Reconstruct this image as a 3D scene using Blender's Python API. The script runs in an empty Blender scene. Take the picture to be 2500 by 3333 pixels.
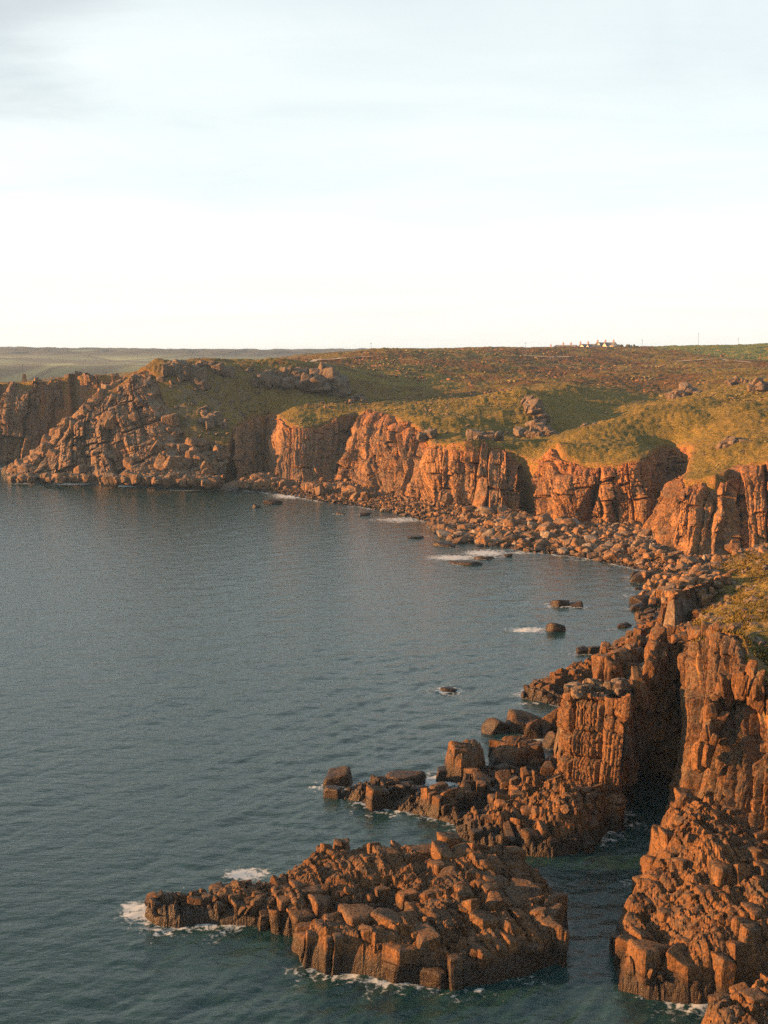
import bpy, bmesh, math, random
import numpy as np
from mathutils import Vector, Matrix, Euler

rng = np.random.default_rng(7)
random.seed(7)
R = math.radians
scene = bpy.context.scene
COL = scene.collection

# ---------------------------------------------------------------- camera
CAM_Z, FPX, PITCH = 50.0, 4000.0, R(7.2)
W0, H0 = 2500.0, 3333.0
cam_d = bpy.data.cameras.new('camera')
cam_d.sensor_fit = 'VERTICAL'
cam_d.sensor_height = 36.0
cam_d.lens = 36.0 * FPX / H0
cam_d.clip_start, cam_d.clip_end = 0.5, 40000
cam = bpy.data.objects.new('camera', cam_d)
COL.objects.link(cam)
cam.location = (0, 0, CAM_Z)
cam.rotation_euler = (R(90) - PITCH, 0, 0)
scene.camera = cam

# ---------------------------------------------------------------- light
SUN_EL, SUN_BACK = 9.0, 3.0            # degrees: height, and how far behind the view's left
sd = Vector((-math.cos(R(SUN_BACK)) * math.cos(R(SUN_EL)), -math.sin(R(SUN_BACK)) * math.cos(R(SUN_EL)), math.sin(R(SUN_EL))))
world = bpy.data.worlds.new('World')
scene.world = world
world.use_nodes = True
wn, wl = world.node_tree.nodes, world.node_tree.links
wn.clear()
out = wn.new('ShaderNodeOutputWorld')
bg = wn.new('ShaderNodeBackground')
sky = wn.new('ShaderNodeTexSky')
sky.sky_type = 'NISHITA'
sky.sun_disc = False
sky.sun_elevation = R(SUN_EL)
sky.sun_rotation = math.atan2(sd.x, sd.y)
sky.altitude = 50
sky.air_density, sky.dust_density, sky.ozone_density = 1.0, 1.2, 1.0
bg.inputs['Strength'].default_value = 0.06
# thin high cloud: noise on the cloud layer's plane (direction / height), lit like the sky round it
tc = wn.new('ShaderNodeTexCoord')
sep = wn.new('ShaderNodeSeparateXYZ'); wl.new(tc.outputs['Generated'], sep.inputs[0])
def wmath(op, a, b=None, clamp=False):
    m = wn.new('ShaderNodeMath'); m.operation = op; m.use_clamp = clamp
    for i, v in enumerate((a, b)):
        if v is None: continue
        if isinstance(v, (int, float)): m.inputs[i].default_value = v
        else: wl.new(v, m.inputs[i])
    return m.outputs[0]
zc = wmath('ADD', wmath('MAXIMUM', sep.outputs[2], 0.0), 0.09)
comb = wn.new('ShaderNodeCombineXYZ')
wl.new(wmath('DIVIDE', sep.outputs[0], zc), comb.inputs[0])
wl.new(wmath('MULTIPLY', wmath('DIVIDE', sep.outputs[1], zc), 0.9), comb.inputs[1])
nz = wn.new('ShaderNodeTexNoise'); nz.inputs['Scale'].default_value = 0.75; nz.inputs['Detail'].default_value = 7; nz.inputs['Roughness'].default_value = 0.55
nz.inputs['Distortion'].default_value = 0.7
wl.new(comb.outputs[0], nz.inputs['Vector'])
mr = wn.new('ShaderNodeMapRange'); mr.inputs[1].default_value = 0.36; mr.inputs[2].default_value = 0.70; mr.inputs[3].default_value = 0.75; mr.inputs[4].default_value = 1.6
wl.new(nz.outputs['Fac'], mr.inputs[0])
# the veil's depth grows along the slanting line of sight towards the horizon
zp = wmath('ADD', wmath('MAXIMUM', sep.outputs[2], 0.0), 0.02)
fac = wmath('SUBTRACT', 1.0, wmath('EXPONENT', wmath('MULTIPLY', wmath('DIVIDE', mr.outputs[0], zp), -0.36)))
tint = wn.new('ShaderNodeMix'); tint.data_type = 'RGBA'
tint.inputs[6].default_value = (5.0, 4.75, 4.25, 1); tint.inputs[7].default_value = (4.52, 4.82, 4.78, 1)
tr = wn.new('ShaderNodeMapRange'); tr.inputs[1].default_value = 0.0; tr.inputs[2].default_value = 0.13; wl.new(sep.outputs[2], tr.inputs[0]); wl.new(tr.outputs[0], tint.inputs[0])
cl = wn.new('ShaderNodeMix'); cl.data_type = 'RGBA'
wl.new(fac, cl.inputs[0]); wl.new(sky.outputs[0], cl.inputs[6])
# uneven thickness inside the cloud: greyer where it is deep, whiter where thin
n3 = wn.new('ShaderNodeTexNoise'); n3.inputs['Scale'].default_value = 0.62; n3.inputs['Detail'].default_value = 8; n3.inputs['Roughness'].default_value = 0.62; n3.inputs['Distortion'].default_value = 0.5
mp3 = wn.new('ShaderNodeMapping'); mp3.inputs['Location'].default_value = (3.1, 7.7, 0); mp3.inputs['Rotation'].default_value = (0, 0, 0.8); mp3.inputs['Scale'].default_value = (0.55, 1.3, 1)
wl.new(comb.outputs[0], mp3.inputs[0]); wl.new(mp3.outputs[0], n3.inputs['Vector'])
m3 = wn.new('ShaderNodeMapRange'); m3.inputs[1].default_value = 0.40; m3.inputs[2].default_value = 0.66; wl.new(n3.outputs['Fac'], m3.inputs[0])
th = wn.new('ShaderNodeMix'); th.data_type = 'RGBA'; th.blend_type = 'MULTIPLY'; wl.new(m3.outputs[0], th.inputs[0]); wl.new(tint.outputs[2], th.inputs[6]); th.inputs[7].default_value = (0.90, 0.925, 0.94, 1)
# one denser grey cloud high on the left
vd = wn.new('ShaderNodeVectorMath'); vd.operation = 'DISTANCE'; wl.new(tc.outputs['Generated'], vd.inputs[0]); vd.inputs[1].default_value = (-0.30, 0.915, 0.27)
mg = wmath('ADD', vd.outputs['Value'], wmath('MULTIPLY', wmath('SUBTRACT', 0.5, n3.outputs['Fac']), 0.30))
mg2 = wn.new('ShaderNodeMapRange'); mg2.interpolation_type = 'SMOOTHSTEP'; mg2.inputs[1].default_value = 0.13; mg2.inputs[2].default_value = 0.03; mg2.inputs[3].default_value = 0.0; mg2.inputs[4].default_value = 0.8; wl.new(mg, mg2.inputs[0])
gc = wn.new('ShaderNodeMix'); gc.data_type = 'RGBA'; wl.new(mg2.outputs[0], gc.inputs[0]); wl.new(th.outputs[2], gc.inputs[6]); gc.inputs[7].default_value = (3.1, 3.3, 3.4, 1)
wl.new(gc.outputs[2], cl.inputs[7])
wl.new(cl.outputs[2], bg.inputs[0])
wl.new(bg.outputs[0], out.inputs[0])

sun_d = bpy.data.lights.new('sun', 'SUN')
sun_d.energy = 5.0
sun_d.angle = R(0.6)
sun_d.color = (1.0, 0.47, 0.16)
sun = bpy.data.objects.new('sun', sun_d)
COL.objects.link(sun)
sun.rotation_euler = sd.to_track_quat('Z', 'Y').to_euler()
sun.location = (-300, -60, 200)

vs = scene.view_settings
vs.view_transform, vs.look, vs.exposure, vs.gamma = 'Standard', 'None', 1.95, 1.0
scene.display_settings.display_device = 'sRGB'
try:
    scene.cycles.use_denoising = False
    scene.cycles.max_bounces = 3
    scene.cycles.volume_bounces = 0
    scene.cycles.sample_clamp_indirect = 1.5
    scene.cycles.use_adaptive_sampling = True
    scene.cycles.adaptive_threshold = 0.018
except Exception:
    pass

# ---------------------------------------------------------------- geometry helpers
cp, sp = math.cos(PITCH), math.sin(PITCH)
def ray(px, py):
    a, b = px - W0 / 2, H0 / 2 - py
    return np.array([a, FPX * cp + b * sp, -FPX * sp + b * cp])
def P(px, py, D):                       # photo pixel at distance D (metres north of the camera)
    r = ray(px, py)
    return np.array([0, 0, CAM_Z]) + r * (D / r[1])
def S(px, py, z=0.0):                   # photo pixel on the level z
    r = ray(px, py)
    return np.array([0, 0, CAM_Z]) + r * ((z - CAM_Z) / r[2])

def hashi(i, j, k, s):
    with np.errstate(over='ignore'):
        h = i.astype(np.uint32) * np.uint32(374761393) + j.astype(np.uint32) * np.uint32(668265263) + k.astype(np.uint32) * np.uint32(2246822519) + np.uint32((s * 3266489917 + 12345) & 0xFFFFFFFF)
        h = (h ^ (h >> np.uint32(15))) * np.uint32(2246822519)
        h = (h ^ (h >> np.uint32(13))) * np.uint32(3266489917)
        return h ^ (h >> np.uint32(16))
def vnoise(p, s=0):
    p = p.astype(np.float32)
    f = np.floor(p); i = f.astype(np.int32); t = p - f; t = t * t * (3 - 2 * t)
    r = 0
    for a in (0, 1):
        wx = t[:, 0] if a else 1 - t[:, 0]
        for b in (0, 1):
            wy = t[:, 1] if b else 1 - t[:, 1]
            for c in (0, 1):
                wz = t[:, 2] if c else 1 - t[:, 2]
                r = r + wx * wy * wz * ((hashi(i[:, 0] + a, i[:, 1] + b, i[:, 2] + c, s) >> np.uint32(8)).astype(np.float32) / 16777216.0)
    return r * 2 - 1
def fbm(p, s=0, o=4, g=0.5):
    r, a = 0, 1.0
    for k in range(o):
        r = r + a * vnoise(p * 2.0 ** k + 17.3 * k, s + k); a *= g
    return r
def worley(p, s=0, jit=0.8, facet=False):
    """blocky cells: nearest and second distance, two random values per cell and, for facets, a random tilt across the cell"""
    p = p.astype(np.float32)
    c = np.floor(p).astype(np.int32); n = len(p)
    f1 = np.full(n, 9.0, np.float32); f2 = np.full(n, 9.0, np.float32); hb = np.zeros(n, np.uint32)
    dx = np.zeros(n, np.float32); dy = dx.copy(); dz = dx.copy()
    m = np.uint32(1023)
    for a in (-1, 0, 1):
        for b in (-1, 0, 1):
            for d in (-1, 0, 1):
                i, j, k = c[:, 0] + a, c[:, 1] + b, c[:, 2] + d
                h = hashi(i, j, k, s)
                x = i + 0.5 + ((h & m).astype(np.float32) / 1024 - 0.5) * jit - p[:, 0]
                y = j + 0.5 + (((h >> np.uint32(10)) & m).astype(np.float32) / 1024 - 0.5) * jit - p[:, 1]
                z = k + 0.5 + (((h >> np.uint32(20)) & m).astype(np.float32) / 1024 - 0.5) * jit - p[:, 2]
                ax, ay, az = np.abs(x), np.abs(y), np.abs(z)
                dd = np.maximum(np.maximum(ax, ay), az) * 0.6 + (ax + ay + az) * 0.28
                near = dd < f1
                f2 = np.where(near, f1, np.minimum(f2, dd))
                hb = np.where(near, h, hb); f1 = np.where(near, dd, f1)
                if facet: dx = np.where(near, x, dx); dy = np.where(near, y, dy); dz = np.where(near, z, dz)
    h2 = hashi(hb, hb >> np.uint32(7), hb >> np.uint32(3), s + 99)
    idr = (h2 & np.uint32(0xFFF)).astype(np.float32) / 4096; idq = ((h2 >> np.uint32(12)) & np.uint32(0xFFF)).astype(np.float32) / 4096
    if not facet: return f1, f2, idr, idq
    h3 = hashi(h2, h2 >> np.uint32(5), h2 >> np.uint32(9), s + 199)
    g = [((h3 >> np.uint32(q)) & m).astype(np.float32) / 512 - 1 for q in (0, 10, 20)]
    return f1, f2, idr, idq, dx * g[0] + dy * g[1] + dz * g[2] * 0.5
def h1(i, s):
    return (hashi(i, i * 0 + 7, i * 0 + 3, s) >> np.uint32(8)).astype(np.float32) / 16777216.0
def h2(i, j, s):
    return (hashi(i, j, i * 0 + 5, s) >> np.uint32(8)).astype(np.float32) / 16777216.0
def ashlar(u, v, w, h, s, jit=0.7):
    """orthogonal joint sets: uneven columns split by uneven cross joints; gives per-cell randoms, place in the cell and distance to its joints"""
    def cut(x, w, hf):
        i = np.floor(x / w).astype(np.int32)
        b0 = (i + (hf(i) - .5) * jit) * w; b1 = (i + 1 + (hf(i + 1) - .5) * jit) * w
        lo_ = x < b0; hi_ = x >= b1
        i = np.where(lo_, i - 1, np.where(hi_, i + 1, i))
        b0 = (i + (hf(i) - .5) * jit) * w; b1 = (i + 1 + (hf(i + 1) - .5) * jit) * w
        return i, (x - b0) / (b1 - b0) - .5, np.minimum(x - b0, b1 - x)
    c, cu, du = cut(u, w, lambda q: h1(q, s))
    k = 0.6 + 0.9 * h1(c, s + 1)                  # each column has its own course height
    hh = h * k
    r_, cv, dv = cut(v / k + h1(c, s + 2) * 50, h, lambda q: h2(q, c, s + 3))
    return h2(r_, c, s + 4), h2(r_, c, s + 5) * 2 - 1, h2(r_, c, s + 6) * 2 - 1, h1(c, s + 7), cu, cv, du, dv * k
def smooth(a, b, x):
    t = np.clip((x - a) / (b - a), 0, 1); return t * t * (3 - 2 * t)

def mesh_from(name, V, F, smooth_shade=True, attrs=None):
    me = bpy.data.meshes.new(name)
    V = np.asarray(V, dtype=np.float32); F = np.asarray(F, dtype=np.int32)
    k = F.shape[1]
    me.vertices.add(len(V)); me.vertices.foreach_set('co', V.ravel())
    me.loops.add(F.size); me.loops.foreach_set('vertex_index', F.ravel())
    me.polygons.add(len(F))
    me.polygons.foreach_set('loop_start', np.arange(0, F.size, k, dtype=np.int32))
    me.polygons.foreach_set('loop_total', np.full(len(F), k, dtype=np.int32))
    me.polygons.foreach_set('use_smooth', np.full(len(F), smooth_shade))
    for an, av in (attrs or {}).items():
        at = me.attributes.new(an, 'FLOAT', 'POINT'); at.data.foreach_set('value', np.asarray(av, dtype=np.float32))
    me.update(calc_edges=True)
    return me
def grid_faces(nr, nc, wrap=False):
    r = np.arange(nr - 1)[:, None]; c = np.arange(nc if wrap else nc - 1)[None, :]
    c2 = (c + 1) % nc
    return np.stack([r * nc + c, r * nc + c2, (r + 1) * nc + c2, (r + 1) * nc + c], -1).reshape(-1, 4)
def obj(name, me, mat, parent=None, label=None, cat=None, group=None, kind=None):
    o = bpy.data.objects.new(name, me); COL.objects.link(o)
    if mat is not None and me is not None and len(me.materials) == 0: me.materials.append(mat)
    if parent is not None: o.parent = parent
    tag(o, label, cat, group, kind)
    return o
def tag(o, label=None, cat=None, group=None, kind=None):
    for k, v in (('label', label), ('category', cat), ('group', group), ('kind', kind)):
        if v: o[k] = v
    return o
def empty(name, loc, **kw):
    o = bpy.data.objects.new(name, None); COL.objects.link(o); o.location = loc
    o.empty_display_size = 0.5
    return tag(o, **kw)
class MB:                                # boxes, prisms and hulls gathered into one mesh
    def __init__(s): s.v, s.f = [], []
    def add(s, V, F):
        n = len(s.v); s.v += [tuple(v) for v in V]; s.f += [tuple(i + n for i in f) for f in F]
    def box(s, x0, x1, y0, y1, z0, z1):
        s.add([(x0, y0, z0), (x1, y0, z0), (x1, y1, z0), (x0, y1, z0), (x0, y0, z1), (x1, y0, z1), (x1, y1, z1), (x0, y1, z1)],
              [(3, 2, 1, 0), (4, 5, 6, 7), (0, 1, 5, 4), (1, 2, 6, 5), (2, 3, 7, 6), (3, 0, 4, 7)])
    def build(s, name, mat, parent=None, **kw):
        me = bpy.data.meshes.new(name); me.from_pydata(s.v, [], s.f); me.update()
        return obj(name, me, mat, parent, **kw)

# ---------------------------------------------------------------- materials
def new_mat(name):
    m = bpy.data.materials.new(name); m.use_nodes = True
    nt = m.node_tree; nt.nodes.clear()
    o = nt.nodes.new('ShaderNodeOutputMaterial'); b = nt.nodes.new('ShaderNodeBsdfPrincipled')
    nt.links.new(b.outputs[0], o.inputs[0])
    return m, nt, b
class NT:
    def __init__(s, nt): s.n, s.l = nt.nodes, nt.links
    def set(s, sock, v):
        if isinstance(v, (int, float)): sock.default_value = v
        elif isinstance(v, tuple): sock.default_value = v if len(v) == 4 or len(sock.default_value) == 3 else v + (1,)
        else: s.l.new(v, sock)
    def math(s, op, a, b=0.0, clamp=False):
        m = s.n.new('ShaderNodeMath'); m.operation = op; m.use_clamp = clamp
        s.set(m.inputs[0], a); s.set(m.inputs[1], b); return m.outputs[0]
    def pos(s): return s.n.new('ShaderNodeNewGeometry').outputs['Position']
    def scale(s, v, k):
        m = s.n.new('ShaderNodeVectorMath'); m.operation = 'MULTIPLY'; s.set(m.inputs[0], v); m.inputs[1].default_value = k; return m.outputs[0]
    def noise(s, v, sc, det=5, rough=0.55, dist=0.0):
        m = s.n.new('ShaderNodeTexNoise'); s.set(m.inputs['Vector'], v); m.inputs['Scale'].default_value = sc
        m.inputs['Detail'].default_value = det; m.inputs['Roughness'].default_value = rough; m.inputs['Distortion'].default_value = dist
        return m.outputs['Fac']
    def vor(s, v, sc, feat='F1'):
        m = s.n.new('ShaderNodeTexVoronoi'); m.feature = feat; s.set(m.inputs['Vector'], v); m.inputs['Scale'].default_value = sc; return m
    def ramp(s, f, a, b, c0=0.0, c1=1.0):
        m = s.n.new('ShaderNodeMapRange'); m.interpolation_type = 'SMOOTHSTEP'; s.set(m.inputs[0], f)
        m.inputs[1].default_value, m.inputs[2].default_value, m.inputs[3].default_value, m.inputs[4].default_value = a, b, c0, c1
        return m.outputs[0]
    def mix(s, f, a, b, mode='MIX'):
        m = s.n.new('ShaderNodeMix'); m.data_type = 'RGBA'; m.blend_type = mode
        s.set(m.inputs[0], f); s.set(m.inputs[6], a); s.set(m.inputs[7], b); return m.outputs[2]
    def attr(s, name):
        m = s.n.new('ShaderNodeAttribute'); m.attribute_name = name; return m.outputs['Fac']
    def bump(s, h, dist, strength=1.0, normal=None):
        m = s.n.new('ShaderNodeBump'); m.inputs['Distance'].default_value = dist; m.inputs['Strength'].default_value = strength
        s.set(m.inputs['Height'], h)
        if normal is not None: s.l.new(normal, m.inputs['Normal'])
        return m.outputs[0]
    def comp(s, v, i):
        m = s.n.new('ShaderNodeSeparateXYZ'); s.set(m.inputs[0], v); return m.outputs[i]

def rock_material(name, ca, cb, cdark, lichen=0.15, fine=1.0, soil=False, wet=1.3, grey=(0.13, 0.112, 0.086)):
    """granite: stone tones from rust to grey, dark stains, orange and grey lichen, dark tide band; grain and hairline joints in the relief"""
    m, nt, b = new_mat(name); k = NT(nt)
    p = k.pos()
    oi = nt.nodes.new('ShaderNodeObjectInfo')
    n1 = k.noise(p, 0.13 * fine, 4, 0.6, 0.5); n2 = k.noise(p, 0.8 * fine, 6, 0.7, 0.3)
    col = k.mix(k.ramp(k.math('ADD', k.math('MULTIPLY', n1, 0.5), k.math('MULTIPLY', n2, 0.5)), 0.40, 0.60), ca + (1,), cb + (1,))
    # grey weathering, more of it on faces that look up
    nzc = k.comp(nt.nodes.new('ShaderNodeNewGeometry').outputs['Normal'], 2)
    gw = k.math('ADD', k.noise(p, 0.5 * fine, 6, 0.72, 0.4), k.math('MULTIPLY', nzc, 0.12))
    gw = k.math('ADD', gw, k.math('MULTIPLY', k.math('SUBTRACT', oi.outputs['Random'], 0.5), 0.10))
    col = k.mix(k.math('MULTIPLY', k.ramp(gw, 0.50, 0.66), 0.8), col, grey + (1,))
    streak = k.noise(k.scale(p, (1.0, 1.0, 0.16)), 0.6 * fine, 6, 0.7, 0.2)
    col = k.mix(k.math('MULTIPLY', k.ramp(streak, 0.51, 0.66), 0.8), col, cdark + (1,))
    if lichen:
        ln = k.noise(p, 0.7 * fine, 6, 0.75)
        col = k.mix(k.math('MULTIPLY', k.ramp(ln, 0.58, 0.66), lichen), col, (0.26, 0.085, 0.012, 1))
    if soil:                                # reddish weathered head and soil under the turf edge
        t = k.attr('depth')
        e = k.math('ADD', t, k.math('MULTIPLY', k.math('SUBTRACT', k.noise(p, 0.16, 5, 0.6), 0.5), 9.0))
        col = k.mix(k.math('MULTIPLY', k.math('MULTIPLY', k.ramp(e, 5.0, 0.5), k.attr('soil')), 0.6), col, (0.23, 0.088, 0.030, 1))
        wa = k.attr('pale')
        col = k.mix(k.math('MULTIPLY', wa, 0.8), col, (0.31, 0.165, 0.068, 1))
    # mineral speckle and hairline joints coloured darker than the stone
    sp_ = k.noise(p, 3.2 * fine, 5, 0.8)
    col = k.mix(k.ramp(sp_, 0.38, 0.60), k.mix(1.0, col, (0.42, 0.40, 0.38, 1), 'MULTIPLY'), k.mix(1.0, col, (1.22, 1.2, 1.18, 1), 'MULTIPLY'))
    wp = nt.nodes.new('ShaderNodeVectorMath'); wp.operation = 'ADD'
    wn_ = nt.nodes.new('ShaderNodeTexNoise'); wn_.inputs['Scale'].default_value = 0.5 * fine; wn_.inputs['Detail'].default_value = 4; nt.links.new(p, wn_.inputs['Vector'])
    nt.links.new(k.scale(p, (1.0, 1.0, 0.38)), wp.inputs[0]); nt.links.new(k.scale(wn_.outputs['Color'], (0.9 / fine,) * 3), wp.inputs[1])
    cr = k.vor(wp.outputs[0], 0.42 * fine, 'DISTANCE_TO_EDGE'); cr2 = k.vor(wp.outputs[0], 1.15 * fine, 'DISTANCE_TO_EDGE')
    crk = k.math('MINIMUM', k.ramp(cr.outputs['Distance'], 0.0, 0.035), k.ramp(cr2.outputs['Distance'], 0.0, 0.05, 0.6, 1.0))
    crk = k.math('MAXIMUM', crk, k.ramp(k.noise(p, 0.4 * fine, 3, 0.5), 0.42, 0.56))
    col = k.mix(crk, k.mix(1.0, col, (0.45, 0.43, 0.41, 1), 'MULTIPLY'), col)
    z = k.comp(p, 2)
    wz = k.math('ADD', z, k.math('MULTIPLY', k.math('SUBTRACT', k.noise(p, 0.35, 4, 0.6), 0.5), 2.4))
    wetf = k.ramp(wz, wet + 0.7, wet - 0.5)
    col = k.mix(k.math('MULTIPLY', wetf, 0.85), col, (0.012, 0.009, 0.0065, 1))
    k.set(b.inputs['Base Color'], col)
    k.set(b.inputs['Roughness'], k.ramp(wetf, 0, 1, 0.92, 0.45))
    b.inputs['Specular IOR Level'].default_value = 0.25
    h1 = k.noise(p, 1.8 * fine, 7, 0.75)
    nrm = k.bump(h1, 0.24 / fine, 0.9)
    nrm = k.bump(crk, 0.16 / fine, 0.7, nrm)
    nt.links.new(nrm, b.inputs['Normal'])
    return m

M = {}
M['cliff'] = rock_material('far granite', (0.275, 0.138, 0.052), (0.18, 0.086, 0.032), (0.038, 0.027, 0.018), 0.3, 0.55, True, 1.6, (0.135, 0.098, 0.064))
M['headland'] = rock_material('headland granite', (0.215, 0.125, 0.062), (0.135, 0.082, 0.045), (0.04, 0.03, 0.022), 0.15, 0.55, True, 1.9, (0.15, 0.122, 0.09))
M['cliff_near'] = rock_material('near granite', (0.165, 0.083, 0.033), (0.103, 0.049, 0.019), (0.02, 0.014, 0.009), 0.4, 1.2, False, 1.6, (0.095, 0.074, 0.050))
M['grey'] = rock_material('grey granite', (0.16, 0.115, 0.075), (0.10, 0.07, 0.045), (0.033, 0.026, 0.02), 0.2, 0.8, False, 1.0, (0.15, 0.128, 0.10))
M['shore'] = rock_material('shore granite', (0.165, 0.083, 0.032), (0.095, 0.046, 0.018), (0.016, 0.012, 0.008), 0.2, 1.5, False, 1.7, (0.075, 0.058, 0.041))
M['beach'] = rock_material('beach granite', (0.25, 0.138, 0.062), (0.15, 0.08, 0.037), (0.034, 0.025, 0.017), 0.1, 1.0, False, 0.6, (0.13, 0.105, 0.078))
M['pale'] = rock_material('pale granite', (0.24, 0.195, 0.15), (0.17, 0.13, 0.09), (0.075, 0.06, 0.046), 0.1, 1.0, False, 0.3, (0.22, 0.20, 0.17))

def turf_material():
    m, nt, b = new_mat('turf and heather'); k = NT(nt)
    p = k.pos()
    q = k.scale(p, (1.0, 1.0, 2.0))
    a = k.noise(q, 0.012, 5, 0.6, 0.6); c = k.noise(q, 0.05, 6, 0.65, 0.5); d = k.noise(q, 0.45, 5, 0.7); e = k.noise(q, 1.7, 4, 0.75)
    col = k.mix(k.ramp(d, 0.38, 0.62), (0.168, 0.135, 0.034, 1), (0.25, 0.168, 0.044, 1))
    col = k.mix(k.math('MULTIPLY', k.ramp(c, 0.50, 0.62), 0.7), col, (0.10, 0.098, 0.024, 1))
    he = k.math('MULTIPLY', k.attr('heather'), k.ramp(k.math('ADD', k.math('MULTIPLY', c, 0.6), k.math('MULTIPLY', a, 0.4)), 0.44, 0.54))
    col = k.mix(k.math('MULTIPLY', he, 0.85), col, k.mix(k.ramp(d, 0.4, 0.6), (0.20, 0.078, 0.033, 1), (0.085, 0.063, 0.026, 1)))
    col = k.mix(k.math('MULTIPLY', k.attr('field'), 0.9), col, k.mix(k.ramp(c, .4, .6), (0.22, 0.22, 0.06, 1), (0.16, 0.20, 0.055, 1)))
    col = k.mix(k.ramp(e, 0.40, 0.58), k.mix(1.0, col, (0.38, 0.40, 0.36, 1), 'MULTIPLY'), col)
    ro = k.math('MULTIPLY', k.attr('rock'), k.ramp(k.noise(q, 0.22, 6, 0.75), 0.48, 0.56))
    col = k.mix(k.math('MULTIPLY', ro, 0.85), col, (0.15, 0.115, 0.08, 1))
    so = k.attr('bare')
    col = k.mix(k.math('MULTIPLY', so, k.ramp(k.noise(q, 0.5, 5, 0.7), 0.40, 0.55)), col, (0.24, 0.11, 0.05, 1))
    k.set(b.inputs['Base Color'], col); b.inputs['Roughness'].default_value = 1.0; b.inputs['Specular IOR Level'].default_value = 0.05
    nt.links.new(k.bump(k.math('ADD', k.math('MULTIPLY', e, 0.6), d), 0.9, 0.8), b.inputs['Normal'])
    return m
M['turf'] = turf_material()

def sea_material():
    m, nt, b = new_mat('sea water'); k = NT(nt)
    p = k.pos()
    b.inputs['Base Color'].default_value = (0.010, 0.034, 0.034, 1)
    b.inputs['Roughness'].default_value = 0.16
    b.inputs['IOR'].default_value = 1.333
    w1 = k.noise(k.scale(p, (0.8, 1.5, 1.0)), 1.5, 4, 0.6, 0.3); w2 = k.noise(k.scale(p, (0.7, 1.4, 1.0)), 0.4, 3, 0.5, 0.2)
    nrm = k.bump(w2, 0.22, 0.85); nrm = k.bump(w1, 0.085, 0.85, nrm)
    nt.links.new(nrm, b.inputs['Normal'])
    f = k.attr('foam')
    lace = k.vor(k.scale(p, (1, 1, 1)), 0.75, 'DISTANCE_TO_EDGE')
    n = k.noise(p, 0.6, 7, 0.72, 1.2)
    nf = k.noise(p, 2.2, 5, 0.7, 0.6)
    th = k.math('ADD', k.math('MULTIPLY', k.math('SUBTRACT', n, 0.5), 1.3), k.math('MULTIPLY', k.math('SUBTRACT', nf, 0.5), 0.9))
    th = k.math('ADD', th, k.math('MULTIPLY', k.math('SUBTRACT', 0.22, lace.outputs['Distance']), 0.7))
    fo = k.math('MULTIPLY', k.ramp(k.math('ADD', k.math('MULTIPLY', f, 0.75), th), 0.42, 0.72), k.ramp(f, 0.04, 0.3))
    d = nt.nodes.new('ShaderNodeBsdfDiffuse'); d.inputs[0].default_value = (0.5, 0.54, 0.54, 1)
    mx = nt.nodes.new('ShaderNodeMixShader'); k.set(mx.inputs[0], k.math('MULTIPLY', fo, 0.85)); nt.links.new(b.outputs[0], mx.inputs[1]); nt.links.new(d.outputs[0], mx.inputs[2])
    nt.links.new(mx.outputs[0], [x for x in nt.nodes if x.type == 'OUTPUT_MATERIAL'][0].inputs[0])
    return m
M['sea'] = sea_material()
def plain(name, c, c2=None, rough=0.85, sc=1.0):
    m, nt, b = new_mat(name); k = NT(nt)
    k.set(b.inputs['Base Color'], k.mix(k.ramp(k.noise(k.pos(), sc, 5, 0.6), 0.35, 0.65), c + (1,), (c2 or tuple(x * 0.75 for x in c)) + (1,)))
    b.inputs['Roughness'].default_value = rough
    return m
def hills_material():
    m, nt, b = new_mat('distant fields'); k = NT(nt)
    p = k.pos(); q = k.scale(p, (1.0, 0.35, 1.0))
    v = k.vor(q, 0.0065); cc = k.comp(v.outputs['Color'], 0)
    col = k.mix(k.ramp(cc, 0.3, 0.7), (0.07, 0.115, 0.05, 1), (0.18, 0.22, 0.095, 1))
    e = k.vor(q, 0.0065, 'DISTANCE_TO_EDGE')
    col = k.mix(k.ramp(e.outputs['Distance'], 0.05, 0.02), col, (0.035, 0.045, 0.022, 1))
    col = k.mix(k.attr('wood'), col, (0.010, 0.017, 0.012, 1))
    k.set(b.inputs['Base Color'], col); b.inputs['Roughness'].default_value = 1.0
    return m
M['hills'] = hills_material()
M['render'] = plain('cream render', (0.75, 0.62, 0.45))
M['slate'] = plain('slate roof', (0.16, 0.15, 0.15))
M['stonewall'] = plain('grey stone wall', (0.34, 0.30, 0.26))
M['chimney'] = plain('chimney brick', (0.30, 0.19, 0.13))
M['glass'] = plain('dark window', (0.03, 0.035, 0.04), None, 0.2)
M['wood'] = plain('weathered pole', (0.10, 0.08, 0.06))
M['leaf'] = plain('dark shrub leaves', (0.05, 0.06, 0.018), (0.09, 0.075, 0.022), 0.9, 2.0)
M['heather'] = plain('russet heather', (0.18, 0.075, 0.034), (0.13, 0.075, 0.034), 0.95, 1.0)
M['gorse'] = plain('olive scrub', (0.10, 0.095, 0.028), (0.15, 0.115, 0.032), 0.95, 1.5)
M['path'] = plain('trodden path', (0.38, 0.31, 0.22), None, 0.95, 0.6)

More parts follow.
